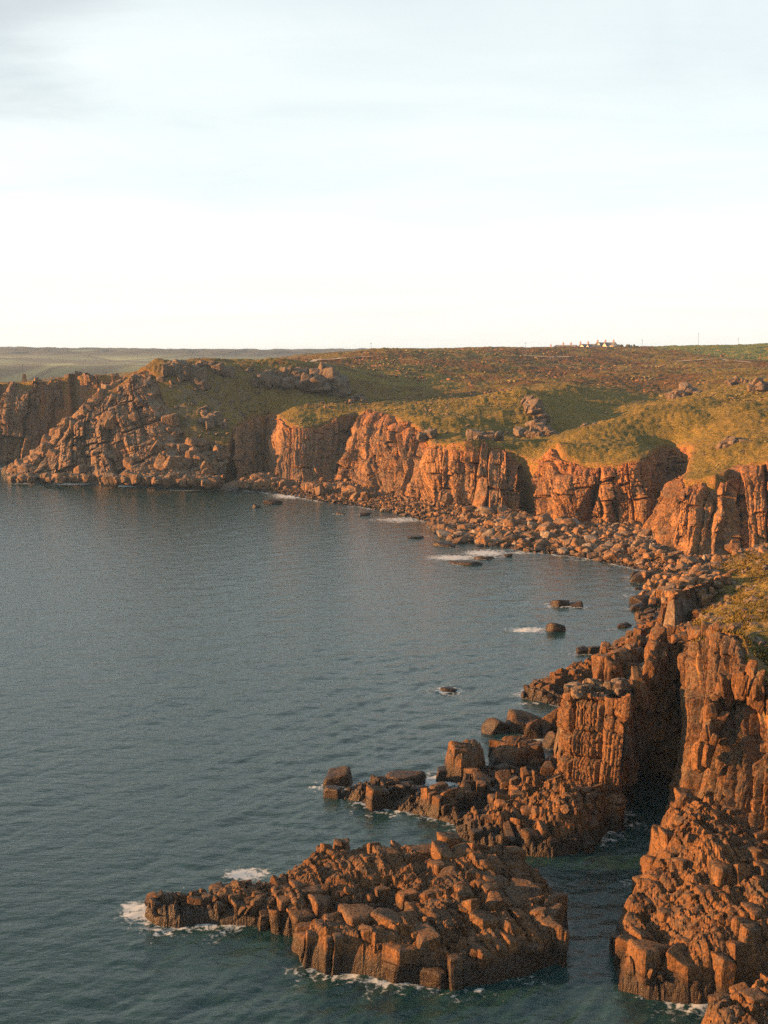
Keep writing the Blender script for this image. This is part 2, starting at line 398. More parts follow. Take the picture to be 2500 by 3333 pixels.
# ---------------------------------------------------------------- coast: stations (top px,py,D | foot px,py,z)
A = [(-320, 1252, 604, -330, 1500, 0), (-60, 1247, 594, -70, 1508, 0), (40, 1247, 592, 20, 1511, 0), (100, 1240, 591, 60, 1511, 0), (138, 1240, 592, 118, 1505, 0.5),
     (150, 1252, 612, 148, 1470, 3), (162, 1238, 596, 175, 1480, 3), (225, 1232, 596, 240, 1470, 4), (232, 1230, 604, 250, 1465, 5), (262, 1225, 596, 275, 1465, 5), (340, 1222, 596, 340, 1450, 6), (400, 1238, 600, 395, 1440, 8)]
B = [(420, 1236, 545, 25, 1530, 0), (330, 1297, 533, 10, 1556, 0)]
B = [(395, 1258, 548, 30, 1535, 0), (150, 1476, 518, 25, 1552, 0), (100, 1515, 508, 40, 1566, 0), (175, 1450, 514, 100, 1570, 0), (235, 1378, 520, 190, 1568, 0), (300, 1318, 526, 250, 1571, 0), (350, 1283, 529, 320, 1573, 0), (405, 1246, 532, 400, 1577, 0),
     (455, 1206, 534, 470, 1580, 0), (500, 1235, 527, 525, 1583, 0), (535, 1330, 514, 560, 1588, 0), (575, 1408, 504, 600, 1592, 0), (640, 1425, 500, 660, 1593, 0), (700, 1438, 498, 715, 1590, 0), (745, 1450, 497, 745, 1580, 0.5)]
C = [(768, 1392, 507, 770, 1566, 2), (830, 1358, 522, 835, 1545, 2), (875, 1348, 528, 868, 1540, 2), (892, 1352, 518, 893, 1575, 1), (925, 1376, 497, 912, 1590, 0),
     (985, 1398, 488, 980, 1590, 0.5), (1040, 1385, 493, 1035, 1582, 1), (1100, 1362, 501, 1090, 1566, 2), (1160, 1346, 510, 1130, 1550, 3)]
Dd = [(1186, 1336, 503, 1148, 1562, 3), (1215, 1340, 487, 1180, 1602, 1), (1280, 1357, 464, 1250, 1614, 1.5), (1300, 1375, 454, 1290, 1620, 2), (1350, 1387, 440, 1350, 1630, 2),
      (1385, 1425, 426, 1390, 1636, 3), (1402, 1446, 410, 1420, 1641, 3), (1460, 1450, 400, 1470, 1648, 3), (1510, 1440, 396, 1520, 1652, 3), (1560, 1436, 396, 1560, 1645, 4),
      (1610, 1455, 397, 1620, 1634, 5), (1660, 1480, 394, 1660, 1630, 5), (1705, 1500, 391, 1700, 1640, 5)]
E = [(1745, 1500, 384, 1745, 1665, 4), (1775, 1470, 379, 1785, 1680, 4), (1805, 1440, 377, 1822, 1688, 4), (1826, 1485, 366, 1850, 1686, 4), (1880, 1515, 361, 1890, 1687, 4),
     (1950, 1523, 356, 1950, 1693, 4), (2030, 1512, 353, 2030, 1703, 3.5), (2088, 1497, 352, 2090, 1706, 3.5), (2112, 1492, 358, 2106, 1705, 3.5), (2160, 1464, 388, 2140, 1682, 4), (2178, 1459, 390, 2160, 1665, 5),
     (2222, 1453, 380, 2185, 1650, 6), (2250, 1462, 358, 2185, 1680, 4)]
Ff = [(2225, 1540, 334, 2150, 1740, 2), (2205, 1560, 318, 2135, 1800, 1), (2225, 1572, 314, 2155, 1834, 0.5), (2268, 1574, 311, 2215, 1838, 0.5), (2330, 1554, 309, 2270, 1838, 0.8), (2370, 1538, 310, 2322, 1832, 1),
      (2392, 1531, 322, 2350, 1800, 3), (2412, 1522, 324, 2395, 1782, 4), (2432, 1510, 314, 2428, 1786, 4), (2520, 1497, 310, 2500, 1765, 6), (2640, 1490, 306, 2620, 1750, 7), (2800, 1480, 300, 2790, 1730, 9)]
G = [(2800, 1700, 270, 2800, 1735, 8.5), (2560, 1742, 255, 2590, 1765, 6), (2400, 1800, 240, 2390, 1815, 3), (2290, 1848, 226, 2260, 1850, 1.0), (2250, 1895, 210, 2180, 1890, 0), (2262, 1925, 200, 2160, 1960, 0)]
Wd = [(2335, 1962, 192, 2300, 2040, 2), (2290, 1992, 182, 2270, 2090, 2), (2225, 2040, 172, 2225, 2200, 1), (2222, 2080, 158, 2222, 2400, 0), (2246, 2090, 144, 2230, 2590, -0.5), (2258, 2087, 132, 2165, 2760, -0.5), (2330, 2057, 128, 2250, 2750, 4),
      (2400, 2075, 124, 2330, 2740, 5.5), (2425, 2180, 119.5, 2390, 2736, 6), (2480, 2230, 115.5, 2445, 2722, 6.5), (2550, 2300, 110, 2515, 2712, 7), (2680, 2400, 104, 2650, 2720, 8), (2950, 2600, 97, 2950, 2800, 9)]
coast = [A, B, C, Dd, E, Ff, G, Wd]
def tops(L): return np.array([P(a, b, c) for a, b, c, *_ in L])
def feet(L): return np.array([S(*s[3:6]) for s in L])

# ---------------------------------------------------------------- land: heights from control points
ctrl = [  # (px, py, D) on the turf
    (-320, 1262, 640), (0, 1252, 640), (300, 1232, 640), (430, 1222, 620), (-320, 1360, 720), (0, 1350, 720), (200, 1340, 720), (420, 1300, 720), (560, 1225, 700), (300, 1330, 900), (0, 1330, 1000), (-300, 1330, 1000), (600, 1230, 900),
    (500, 1180, 548), (620, 1177, 590), (740, 1176, 600), (820, 1176, 610), (900, 1172, 600), (600, 1190, 620), (545, 1205, 530), (650, 1240, 530), (750, 1290, 530), (820, 1325, 527), (560, 1183, 552), (660, 1192, 556), (760, 1218, 560), (860, 1248, 562), (600, 1320, 514), (640, 1390, 504), (700, 1350, 514), (740, 1385, 510),
    (850, 1290, 536), (850, 1220, 560), (950, 1330, 520), (950, 1250, 550), (980, 1205, 585), (1080, 1320, 520), (1080, 1215, 565), (1000, 1172, 700), (1130, 1200, 640), (1180, 1290, 545),
    (1250, 1138, 820), (1250, 1165, 740), (1250, 1215, 640), (1250, 1290, 560), (1300, 1320, 510), (1400, 1330, 490), (1500, 1137, 900), (1500, 1180, 740), (1500, 1240, 640), (1500, 1300, 520), (1500, 1385, 440), (1600, 1400, 436), (1620, 1320, 480), (1700, 1262, 500), (1750, 1350, 456), (1700, 1430, 428), (1760, 1440, 432), (1800, 1405, 452),
    (1780, 1132, 1050), (1780, 1180, 820), (1780, 1225, 660), (1850, 1262, 540), (1880, 1330, 500), (1950, 1375, 470), (2000, 1270, 570), (2050, 1320, 520), (2150, 1310, 540), (2200, 1270, 580), (1900, 1405, 402), (1950, 1450, 378), (2000, 1375, 412), (2130, 1332, 425), (2100, 1430, 392), (2250, 1300, 440), (2350, 1275, 450), (2500, 1245, 465), (2650, 1215, 480), (2280, 1400, 392), (2400, 1380, 380), (2400, 1460, 340), (2500, 1420, 345), (2650, 1400, 340), (2330, 1500, 335), (2290, 1540, 322), (2800, 1300, 400),
    (2400, 1250, 560), (2300, 1215, 680), (2500, 1210, 640), (2000, 1200, 800), (2080, 1133, 1080), (2000, 1131, 1090), (2300, 1180, 820), (2300, 1128, 1150), (2500, 1122, 1150), (2500, 1170, 850), (2800, 1120, 1150), (2800, 1180, 800), (1900, 1131, 1090), (1000, 1152, 1150), (1500, 1142, 1300), (2100, 1136, 1350), (2600, 1128, 1350), (820, 1185, 900), (500, 1290, 1100), (700, 1210, 1100), (900, 1165, 1300),
    (2400, 1868, 208), (2500, 1808, 215), (2500, 1900, 184), (2330, 2010, 168), (2420, 2000, 152), (2500, 2060, 140), (2480, 2130, 130), (2560, 2190, 122), (2700, 1900, 190), (2700, 2100, 130), (2700, 2300, 110), (2900, 2000, 150), (2900, 1800, 220), (2700, 1760, 245),
]
cpts = [P(*c) for c in ctrl]
for L in coast: cpts += list(tops(L))
cpts = np.array(cpts)
def rbf_fit(c):
    d = np.linalg.norm(c[:, None, :2] - c[None, :, :2], axis=2)
    n = len(c); Am = np.zeros((n + 3, n + 3)); Am[:n, :n] = d + np.eye(n) * 0.8
    Am[:n, n] = 1; Am[:n, n + 1:] = c[:, :2] / 500; Am[n, :n] = 1; Am[n + 1:, :n] = c[:, :2].T / 500
    return np.linalg.solve(Am, np.concatenate([c[:, 2], np.zeros(3)]))
wts = rbf_fit(cpts)
def land_z(xy):
    r = np.empty(len(xy))
    for a in range(0, len(xy), 40000):
        q = xy[a:a + 40000]
        d = np.sqrt(((q[:, None, :] - cpts[None, :, :2]) ** 2).sum(2))
        r[a:a + 40000] = d @ wts[:len(cpts)] + wts[len(cpts)] + (q / 500) @ wts[len(cpts) + 1:]
    return r
def poly_dist(xy, poly, closed=True):     # distance to outline; positive inside
    n = len(poly); best = np.full(len(xy), 1e9); ins = np.zeros(len(xy), bool)
    x, y = xy[:, 0], xy[:, 1]
    for i in range(n if closed else n - 1):
        ax, ay = poly[i][:2]; bx, by = poly[(i + 1) % n][:2]
        dx, dy = bx - ax, by - ay
        t = np.clip(((x - ax) * dx + (y - ay) * dy) / (dx * dx + dy * dy + 1e-12), 0, 1)
        best = np.minimum(best, (x - ax - t * dx) ** 2 + (y - ay - t * dy) ** 2)
        if closed and ay != by:
            cr = ((ay > y) != (by > y)) & (x < (bx - ax) * (y - ay) / (by - ay) + ax)
            ins ^= cr
    d = np.sqrt(best)
    return np.where(ins, d, -d) if closed else d
edge = np.concatenate([tops(L) for L in coast])
land_poly = np.concatenate([edge[:, :2], [[400, 60], [1800, 60], [1800, 2200], [-1200, 2200], [-900, 620]]])

def build_land():
    az = np.concatenate([np.linspace(R(-48), R(-19.5), 50)[:-1], np.linspace(R(-19.5), R(20.5), 760), np.linspace(R(20.5), R(60), 70)[1:]])
    rr = np.exp(np.linspace(math.log(92), math.log(1500), 640))
    Aa, Rr = np.meshgrid(az, rr)
    xy = np.stack([np.sin(Aa) * Rr, np.cos(Aa) * Rr], -1).reshape(-1, 2)
    d = poly_dist(xy, land_poly)
    F = grid_faces(len(rr), len(az)); F = F[(d[F] > -2.2).any(1)]
    used = np.unique(F); mp = np.full(len(xy), -1); mp[used] = np.arange(len(used)); F = mp[F]; xy = xy[used]; d = d[used]
    z = land_z(xy)
    p3 = np.concatenate([xy, np.zeros((len(xy), 1))], 1)
    inl = smooth(0, 6, d)
    far = smooth(150, 400, xy[:, 1])
    tuft = np.abs(fbm(p3 / 2.2, 3, 3)) * 0.55 + fbm(p3 / 9, 4, 3) * 0.7 * far + fbm(p3 / 45, 9, 3) * 1.2 * far
    rk = fbm(p3 / 14, 31, 3)
    z = z + tuft * (0.35 + 0.65 * inl)
    # rocky ground on the headland's shaded flank and the tor slopes: stony steps in the relief
    hx = P(640, 1290, 520); sx = xy - hx[:2]
    rock = np.exp(-((sx[:, 0] / 26) ** 2 + (sx[:, 1] / 36) ** 2))
    f1, f2, ir, iq = worley(np.concatenate([xy, z[:, None]], 1) / np.array([3.2, 3.2, 2.4]), 71)
    z = z + rock * np.where(rk > -0.05, 1, 0.15) * ((ir - 0.3) * 2.4 - 1.0 * np.exp(-(f2 - f1) * 9)) * inl
    z = z - 10 * np.maximum(0, 0.6 - d)
    heather = smooth(470, 640, xy[:, 1] - 0.1 * xy[:, 0]) * 0.9 + 0.12
    fp = P(2350, 1150, 1000)
    field = smooth(0, 25, poly_dist(xy, np.array([P(2090, 1136, 1010)[:2], P(2330, 1160, 860)[:2], P(2800, 1185, 780)[:2], P(2900, 1120, 1400)[:2], P(2100, 1120, 1400)[:2]])))
    bare = smooth(3.0, -0.5, d) * 0.9
    scree = np.exp(-((xy[:, 0] - P(2430, 1830, 235)[0]) / 16) ** 2 - ((xy[:, 1] - 236) / 22) ** 2)
    bare = np.maximum(bare, scree * 0.9)
    near = smooth(230, 120, xy[:, 1])
    V = np.concatenate([xy, z[:, None]], 1)
    me = mesh_from('moorland', V, F, True, {'heather': heather, 'field': field, 'rock': rock * 0.9 + near * 0.6, 'bare': bare})
    return obj('moorland', me, M['turf'], kind='structure', label='grassy moorland with brown heather running back from the cliff tops')
build_land()

# ---------------------------------------------------------------- rock pieces
def sphere_dirs(sub):
    bm = bmesh.new(); bmesh.ops.create_icosphere(bm, subdivisions=sub, radius=1.0)
    V = np.array([v.co[:] for v in bm.verts]); F = np.array([[v.index for v in f.verts] for f in bm.faces]); bm.free()
    return V, F
ICO = {s: sphere_dirs(s) for s in (2, 3, 4)}
def rock_shape(seed, sub=3, boxy=1.0, p=14, cuts=5, rough=0.05):
    """a block bounded by six jittered joint faces and a few broken corners, its edges worn round"""
    r = np.random.default_rng(seed); Dv, F = ICO[sub]
    pl = []
    for ax in range(3):
        for sg in (-1, 1):
            n = np.zeros(3); n[ax] = sg; n += r.normal(0, 0.13 / boxy, 3); n /= np.linalg.norm(n); pl.append((n, r.uniform(0.86, 1.0)))
    for _ in range(cuts):
        n = r.normal(0, 1, 3); n /= np.linalg.norm(n); pl.append((n, r.uniform(0.95, 1.3)))
    acc = 0
    for n, d in pl: acc = acc + (np.maximum(0, Dv @ n) / d) ** p
    rad = acc ** (-1 / p)
    rad = rad * (1 + rough * fbm(Dv * 1.7 + seed * 3.1, seed, 3))
    return Dv * rad[:, None], F
def hull_shape(seed, n=13, boxy=0.75):
    r = np.random.default_rng(seed); bm = bmesh.new()
    for k in range(n):
        v = r.uniform(-1, 1, 3); v /= np.abs(v).max() ** boxy * np.linalg.norm(v) ** (1 - boxy); bm.verts.new(v * r.uniform(.85, 1.0))
    bmesh.ops.convex_hull(bm, input=bm.verts[:]); bmesh.ops.triangulate(bm, faces=bm.faces[:])
    loose = [v for v in bm.verts if not v.link_faces]
    for v in loose: bm.verts.remove(v)
    bm.verts.index_update(); V = np.array([v.co[:] for v in bm.verts]); F = np.array([[v.index for v in f.verts] for f in bm.faces]); bm.free()
    return V, F
BL = [rock_shape(100 + i, 4, 0.8, 30, 7, 0.05) for i in range(16)]           # angular blocks
BO = [rock_shape(300 + i, 4, 0.4, 18, 9, 0.07) for i in range(14)]           # worn boulders
SM = [hull_shape(500 + i) for i in range(20)]            # small stones
MESHES = {}
def rock_mesh(kind, i, mat):
    key = (kind, i, mat.name)
    if key not in MESHES:
        V, F = {'block': BL, 'boulder': BO, 'stone': SM}[kind][i]
        me = mesh_from('rock ' + kind, V, F, kind != 'stone'); me.materials.append(mat); MESHES[key] = me
    return MESHES[key]
def place(name, kind, mat, loc, size, rot, parent=None, origin=(0, 0, 0), **kw):
    n = len({'block': BL, 'boulder': BO, 'stone': SM}[kind])
    o = bpy.data.objects.new(name, rock_mesh(kind, random.randrange(n), mat)); COL.objects.link(o)
    o.location = np.asarray(loc) - np.asarray(origin); o.scale = [x / 2 for x in size]; o.rotation_euler = rot
    if parent is not None: o.parent = parent
    return tag(o, **kw)
def join_rocks(items, shapes):            # many small stones as one mesh
    Vs, Fs, n = [], [], 0
    for loc, size, rot in items:
        V, F = shapes[random.randrange(len(shapes))]
        m = np.array(Euler(rot).to_matrix())
        Vs.append((V * (np.array(size) / 2)) @ m.T + np.array(loc)); Fs.append(F + n); n += len(V)
    return np.concatenate(Vs), np.concatenate(Fs)

def make_blocks(root, c0, poly, zf, mat, spacing, angle, r, seed, sizes=(1, 1), tall=1.6, tilt=0.1, relief=1.0, inset=0.15, max_parts=290, res=1.0, zbf=None, jointy=0.42, keep=0.5):
    ca, sa = math.cos(angle), math.sin(angle)
    base = np.array([c0[0], c0[1], 0.0]) - np.array(root.location)
    base[2] = -root.location[2]
    # blocks: the cells between the joints, each a prism with its own height, dip and worn edges
    ext = float(np.linalg.norm(poly.max(0) - poly.min(0))) / 2 + spacing
    sa_, sb_ = spacing * sizes[0], spacing * sizes[1]
    pts, lev = [], []
    row = 0
    for gx in np.arange(-ext, ext, sa_):
        row += 1
        for gy in np.arange(-ext, ext, sb_):
            u, v = gx + r.uniform(-.2, .2) * sa_, gy + (row % 2) * 0.5 * sb_ + r.uniform(-.2, .2) * sb_
            x = r.random(); hl = r.normal(0, 0.30) * min(spacing, 2.2 * res) * relief
            if x < 0.26: qs = [(0, 0)]
            elif x < 0.44: qs = [(-.25, 0), (.25, 0)]
            elif x < 0.58: qs = [(-.33, 0), (0, 0), (.33, 0)]
            elif x < 0.88: qs = [(-.25, -.25), (.25, -.25), (-.25, .25), (.25, .25)]
            else: qs = [(a_, b_) for a_ in (-.33, 0, .33) for b_ in (-.33, 0, .33)]
            for a_, b_ in qs:
                pts.append((u + a_ * sa_ + r.uniform(-.07, .07) * sa_, v + b_ * sb_ + r.uniform(-.07, .07) * sb_)); lev.append(hl + r.normal(0, 0.13) * relief * min(spacing, 2.2 * res))
    uv = np.array(pts); lev = np.array(lev); pts = np.stack([c0[0] + uv[:, 0] * ca - uv[:, 1] * sa, c0[1] + uv[:, 0] * sa + uv[:, 1] * ca], 1)
    dd = poly_dist(pts, poly)
    zall = zf(pts, dd) + lev; bottom = None if zbf is None else zbf(pts)
    made = []
    for i in np.where(dd > inset)[0]:
        if r.random() > (0.85 if dd[i] < 1.6 else keep): continue
        di = np.abs(uv - uv[i]).max(1); nb = np.where((di < 2.0 * max(sa_, sb_)) & (di > 0))[0]
        nb = nb[np.argsort(di[nb])][:22]
        poly_c = [np.array(q_) * 0.8 for q_ in ((-sa_, -sb_), (sa_, -sb_), (sa_, sb_), (-sa_, sb_))]
        for j in nb:                      # bisectors leaned towards the joint directions
            n_ = uv[j] - uv[i]
            m_ = n_ * np.abs(n_) ** 0.9; m_ = m_ / (np.linalg.norm(m_) + 1e-9); hh = max(0.05, (n_ / 2) @ m_)
            out_ = []
            for k in range(len(poly_c)):
                p0, p1 = poly_c[k], poly_c[(k + 1) % len(poly_c)]
                s0, s1 = p0 @ m_ - hh, p1 @ m_ - hh
                if s0 <= 0: out_.append(p0)
                if s0 * s1 < 0: out_.append(p0 + (p1 - p0) * (s0 / (s0 - s1)))
            poly_c = out_
            if len(poly_c) < 3: break
        if len(poly_c) < 3: continue
        pc = [q_ for k, q_ in enumerate(poly_c) if np.linalg.norm(q_ - poly_c[k - 1]) > 0.12 * res]
        if len(pc) < 3: continue
        pc = np.array(pc)
        area = 0.5 * abs(np.sum(pc[:, 0] * np.roll(pc[:, 1], -1) - pc[:, 1] * np.roll(pc[:, 0], -1)))
        if area < 0.12 * res: continue
        sz = math.sqrt(area)
        # worn corners, then short edges
        ch = []
        for k in range(len(pc)):
            p0, p1 = pc[k], pc[(k + 1) % len(pc)]; l_ = np.linalg.norm(p1 - p0); w_ = min(0.16 * res, sz * r.uniform(.04, .16)) / l_; w_ = min(w_, .3)
            m_ = max(1, int(l_ / (0.5 * res)))
            for t_ in np.linspace(w_, 1 - w_, m_ + 1): ch.append(p0 + (p1 - p0) * t_)
        pc = np.array(ch); cen = pc.mean(0); wv = pc - cen; wl2 = np.linalg.norm(wv, axis=1)
        gap = min(0.03 * res, sz * 0.03)
        zt = zall[i]
        dip = r.normal(0, 1, 2) * (0.10 + tilt) + np.array([-0.06, -0.04]); lean = r.normal(0, 0.07, 2) + np.array([0.06, 0.03])
        zb = (-0.7 if dd[i] < 3.0 * spacing else zt - tall * spacing - 1.0) if bottom is None else max(bottom[i] - 0.5, zt - tall * spacing)
        zb = min(zb, zt - 1.2)
        def ring(f, z_, dipped=0.0, off=(0, 0)):
            w2 = wv * np.maximum(0.15, (wl2 - f) / wl2)[:, None]
            return np.stack([w2[:, 0] + cen[0] + off[0] + lean[0] * (z_ - zt), w2[:, 1] + cen[1] + off[1] + lean[1] * (z_ - zt), z_ + dipped * (w2 @ dip)], 1)
        bev = min(0.20 * res, sz * 0.12) * r.uniform(.5, 1.4)
        zs = list(np.arange(zb, zt - bev * 1.3 - 0.3 * res, 0.55 * res)); joints = [q_ for q_ in zs[1:-1] if r.random() < jointy]
        rings = []; off = np.zeros(2)
        for z_ in zs:
            dj = min(1.0, max(0.0, (z_ - zb) / (zt - zb)))
            if z_ in joints:
                rings += [ring(gap, z_ - 0.06 * res, dj, off), ring(gap + 0.12 * res, z_, dj, off)]; off = off + r.normal(0, 0.08 * res, 2); rings += [ring(gap, z_ + 0.06 * res, dj, off)]
            else: rings.append(ring(gap + r.uniform(0, .05) * res, z_, dj, off))
        rings += [ring(gap, zt - bev * 1.3, 1.0, off), ring(gap + bev * 0.35, zt - bev * 0.35, 1.0, off), ring(gap + bev * 1.25, zt, 1.0, off), ring(sz * 0.30 + bev, zt + 0.03, 1.0, off)]
        made.append((area, uv[i], np.array(rings)))
    # the largest blocks are parts of their own; the rest stay one mass
    if not made: return
    made.sort(key=lambda q_: -q_[0])
    allv = np.concatenate([rg.reshape(-1, 3) + np.array([c_[0], c_[1], 0]) for _, c_, rg in made])
    nz1 = np.stack([fbm(allv / (1.1 * res) + k * 9.7, seed + k, 3) for k in range(3)], 1) * 0.085 * res
    allv = allv + nz1 * np.array([1, 1, .7])
    rest_v, rest_f, nv_, at = [], [], 0, 0
    for n_, (area, c_, rg) in enumerate(made):
        nr_, nc_ = rg.shape[:2]
        Vb = allv[at:at + nr_ * nc_] - np.array([c_[0], c_[1], 0]); at += nr_ * nc_
        Fb = [tuple(f_) for f_ in grid_faces(nr_, nc_, True)] + [tuple(range((nr_ - 1) * nc_, nr_ * nc_))]
        loc_l = np.array([c_[0] * ca - c_[1] * sa, c_[0] * sa + c_[1] * ca, 0.0]) + base
        Wb = np.stack([Vb[:, 0] * ca - Vb[:, 1] * sa, Vb[:, 0] * sa + Vb[:, 1] * ca, Vb[:, 2]], 1)
        if n_ < max_parts:
            me = bpy.data.meshes.new('block'); me.from_pydata([tuple(q_) for q_ in Wb], [], Fb); me.update(); me.materials.append(mat)
            bo = bpy.data.objects.new('block', me); COL.objects.link(bo); bo.parent = root; bo.location = loc_l
        else:
            rest_v += [tuple(q_) for q_ in Wb + loc_l]; rest_f += [tuple(x_ + nv_ for x_ in f_) for f_ in Fb]; nv_ += len(Wb)
    if rest_v:
        me = bpy.data.meshes.new('small_blocks'); me.from_pydata(rest_v, [], rest_f); me.update(); obj('small_blocks', me, mat, root, kind='stuff')

WATERLINES = []                            # outlines where the sea meets rock, for the foam
def sea_poly(px): return np.array([S(a, b, 0)[:2] for a, b in px])

def rock_mass(name, outline, zf, mat, spacing, angle, label, cat, seed, sizes=(1.0, 1.0), core_drop=0.12, max_parts=290, small_sp=None, tall=1.6, tilt=0.1, core_step=0.14, kind='block', foam=True, inset=0.15, relief=1.0, kindx=None):
    r = np.random.default_rng(seed)
    poly = sea_poly(outline) if len(outline[0]) == 2 else np.array([S(*q)[:2] for q in outline])
    if foam: WATERLINES.append(poly)
    lo, hi = poly.min(0), poly.max(0); c0 = (lo + hi) / 2
    root = empty(name, (c0[0], c0[1], 0), label=label, cat=cat)
    org = (c0[0], c0[1], 0)
    xs, ys = np.arange(lo[0] - 2, hi[0] + 2, core_step), np.arange(lo[1] - 2, hi[1] + 2, core_step)
    X, Y = np.meshgrid(xs, ys); xy = np.stack([X, Y], -1).reshape(-1, 2)
    d = poly_dist(xy, poly); z = zf(xy, d) - core_drop
    ca, sa = math.cos(angle), math.sin(angle)
    q = np.stack([xy[:, 0] * ca + xy[:, 1] * sa, -xy[:, 0] * sa + xy[:, 1] * ca, z * 0], 1)
    wv_ = fbm(q / 4.0, seed + 2, 2) * 0.25
    for n_, (k_, a_) in enumerate(((1.0, 0.30), (0.42, 0.17), (0.17, 0.07))):
        i1, tx, ty, c1, cu, cv, du, dv = ashlar(q[:, 0] + wv_, q[:, 1] + wv_, spacing * sizes[0] * k_, spacing * sizes[1] * k_ * 1.2, seed + 3 + n_ * 17)
        am = spacing * a_ * relief
        ck = np.maximum(np.exp(-(du / max(.1 * k_, core_step * .7)) ** 2), np.exp(-(dv / max(.1 * k_, core_step * .7)) ** 2) * .8)
        z = z + am * ((i1 - .5) * 1.5 + (tx * cu + ty * cv) * 1.3) * smooth(0.0, 1.0, d) - ck * am * 0.7
    z = z + fbm(q / 0.6, seed, 3) * 0.07
    z = np.where(d < 0, np.minimum(z, -0.3 + d * 2), z)
    F = grid_faces(len(ys), len(xs)); F = F[(d[F] > -1.5).any(1)]
    used = np.unique(F); mp = np.full(len(xy), -1); mp[used] = np.arange(len(used))
    obj('core', mesh_from('core', (np.concatenate([xy, z[:, None]], 1) - np.array(org))[used], mp[F], False), mat, root)
    make_blocks(root, c0, poly, zf, mat, spacing, angle, r, seed, sizes, tall, tilt, relief, inset, max_parts)
    extra = []
    if small_sp:
        ext = float(np.linalg.norm(hi - lo)) / 2 + spacing
        g = np.arange(-ext, ext, small_sp); pts = []
        for gx in g:
            for gy in g:
                u, v = gx + r.uniform(-.4, .4) * small_sp, gy + r.uniform(-.4, .4) * small_sp
                pts.append((c0[0] + u * ca - v * sa, c0[1] + u * sa + v * ca))
        pts = np.array(pts); dd = poly_dist(pts, poly); pts = pts[dd > 0.2]; dd = dd[dd > 0.2]; zz = zf(pts, dd)
        patch = fbm(np.concatenate([pts, np.zeros((len(pts), 1))], 1) / 3.5, seed + 9, 2)
        for i in range(len(pts)):
            if patch[i] < 0.35: continue
            s = small_sp * r.uniform(0.6, 1.5); h = s * r.uniform(0.7, 1.8)
            extra.append((np.array((pts[i][0], pts[i][1], zz[i] + r.uniform(0, .35) - h / 2 + 0.1)) - np.array(org), (s, s * r.uniform(.7, 1.2), h), (r.normal(0, .2), r.normal(0, .2), angle + r.normal(0, .4))))
    if extra:
        V, F = join_rocks(extra, SM)
        obj('rubble', mesh_from('rubble', V, F, False), mat, root, kind='stuff')
    return root

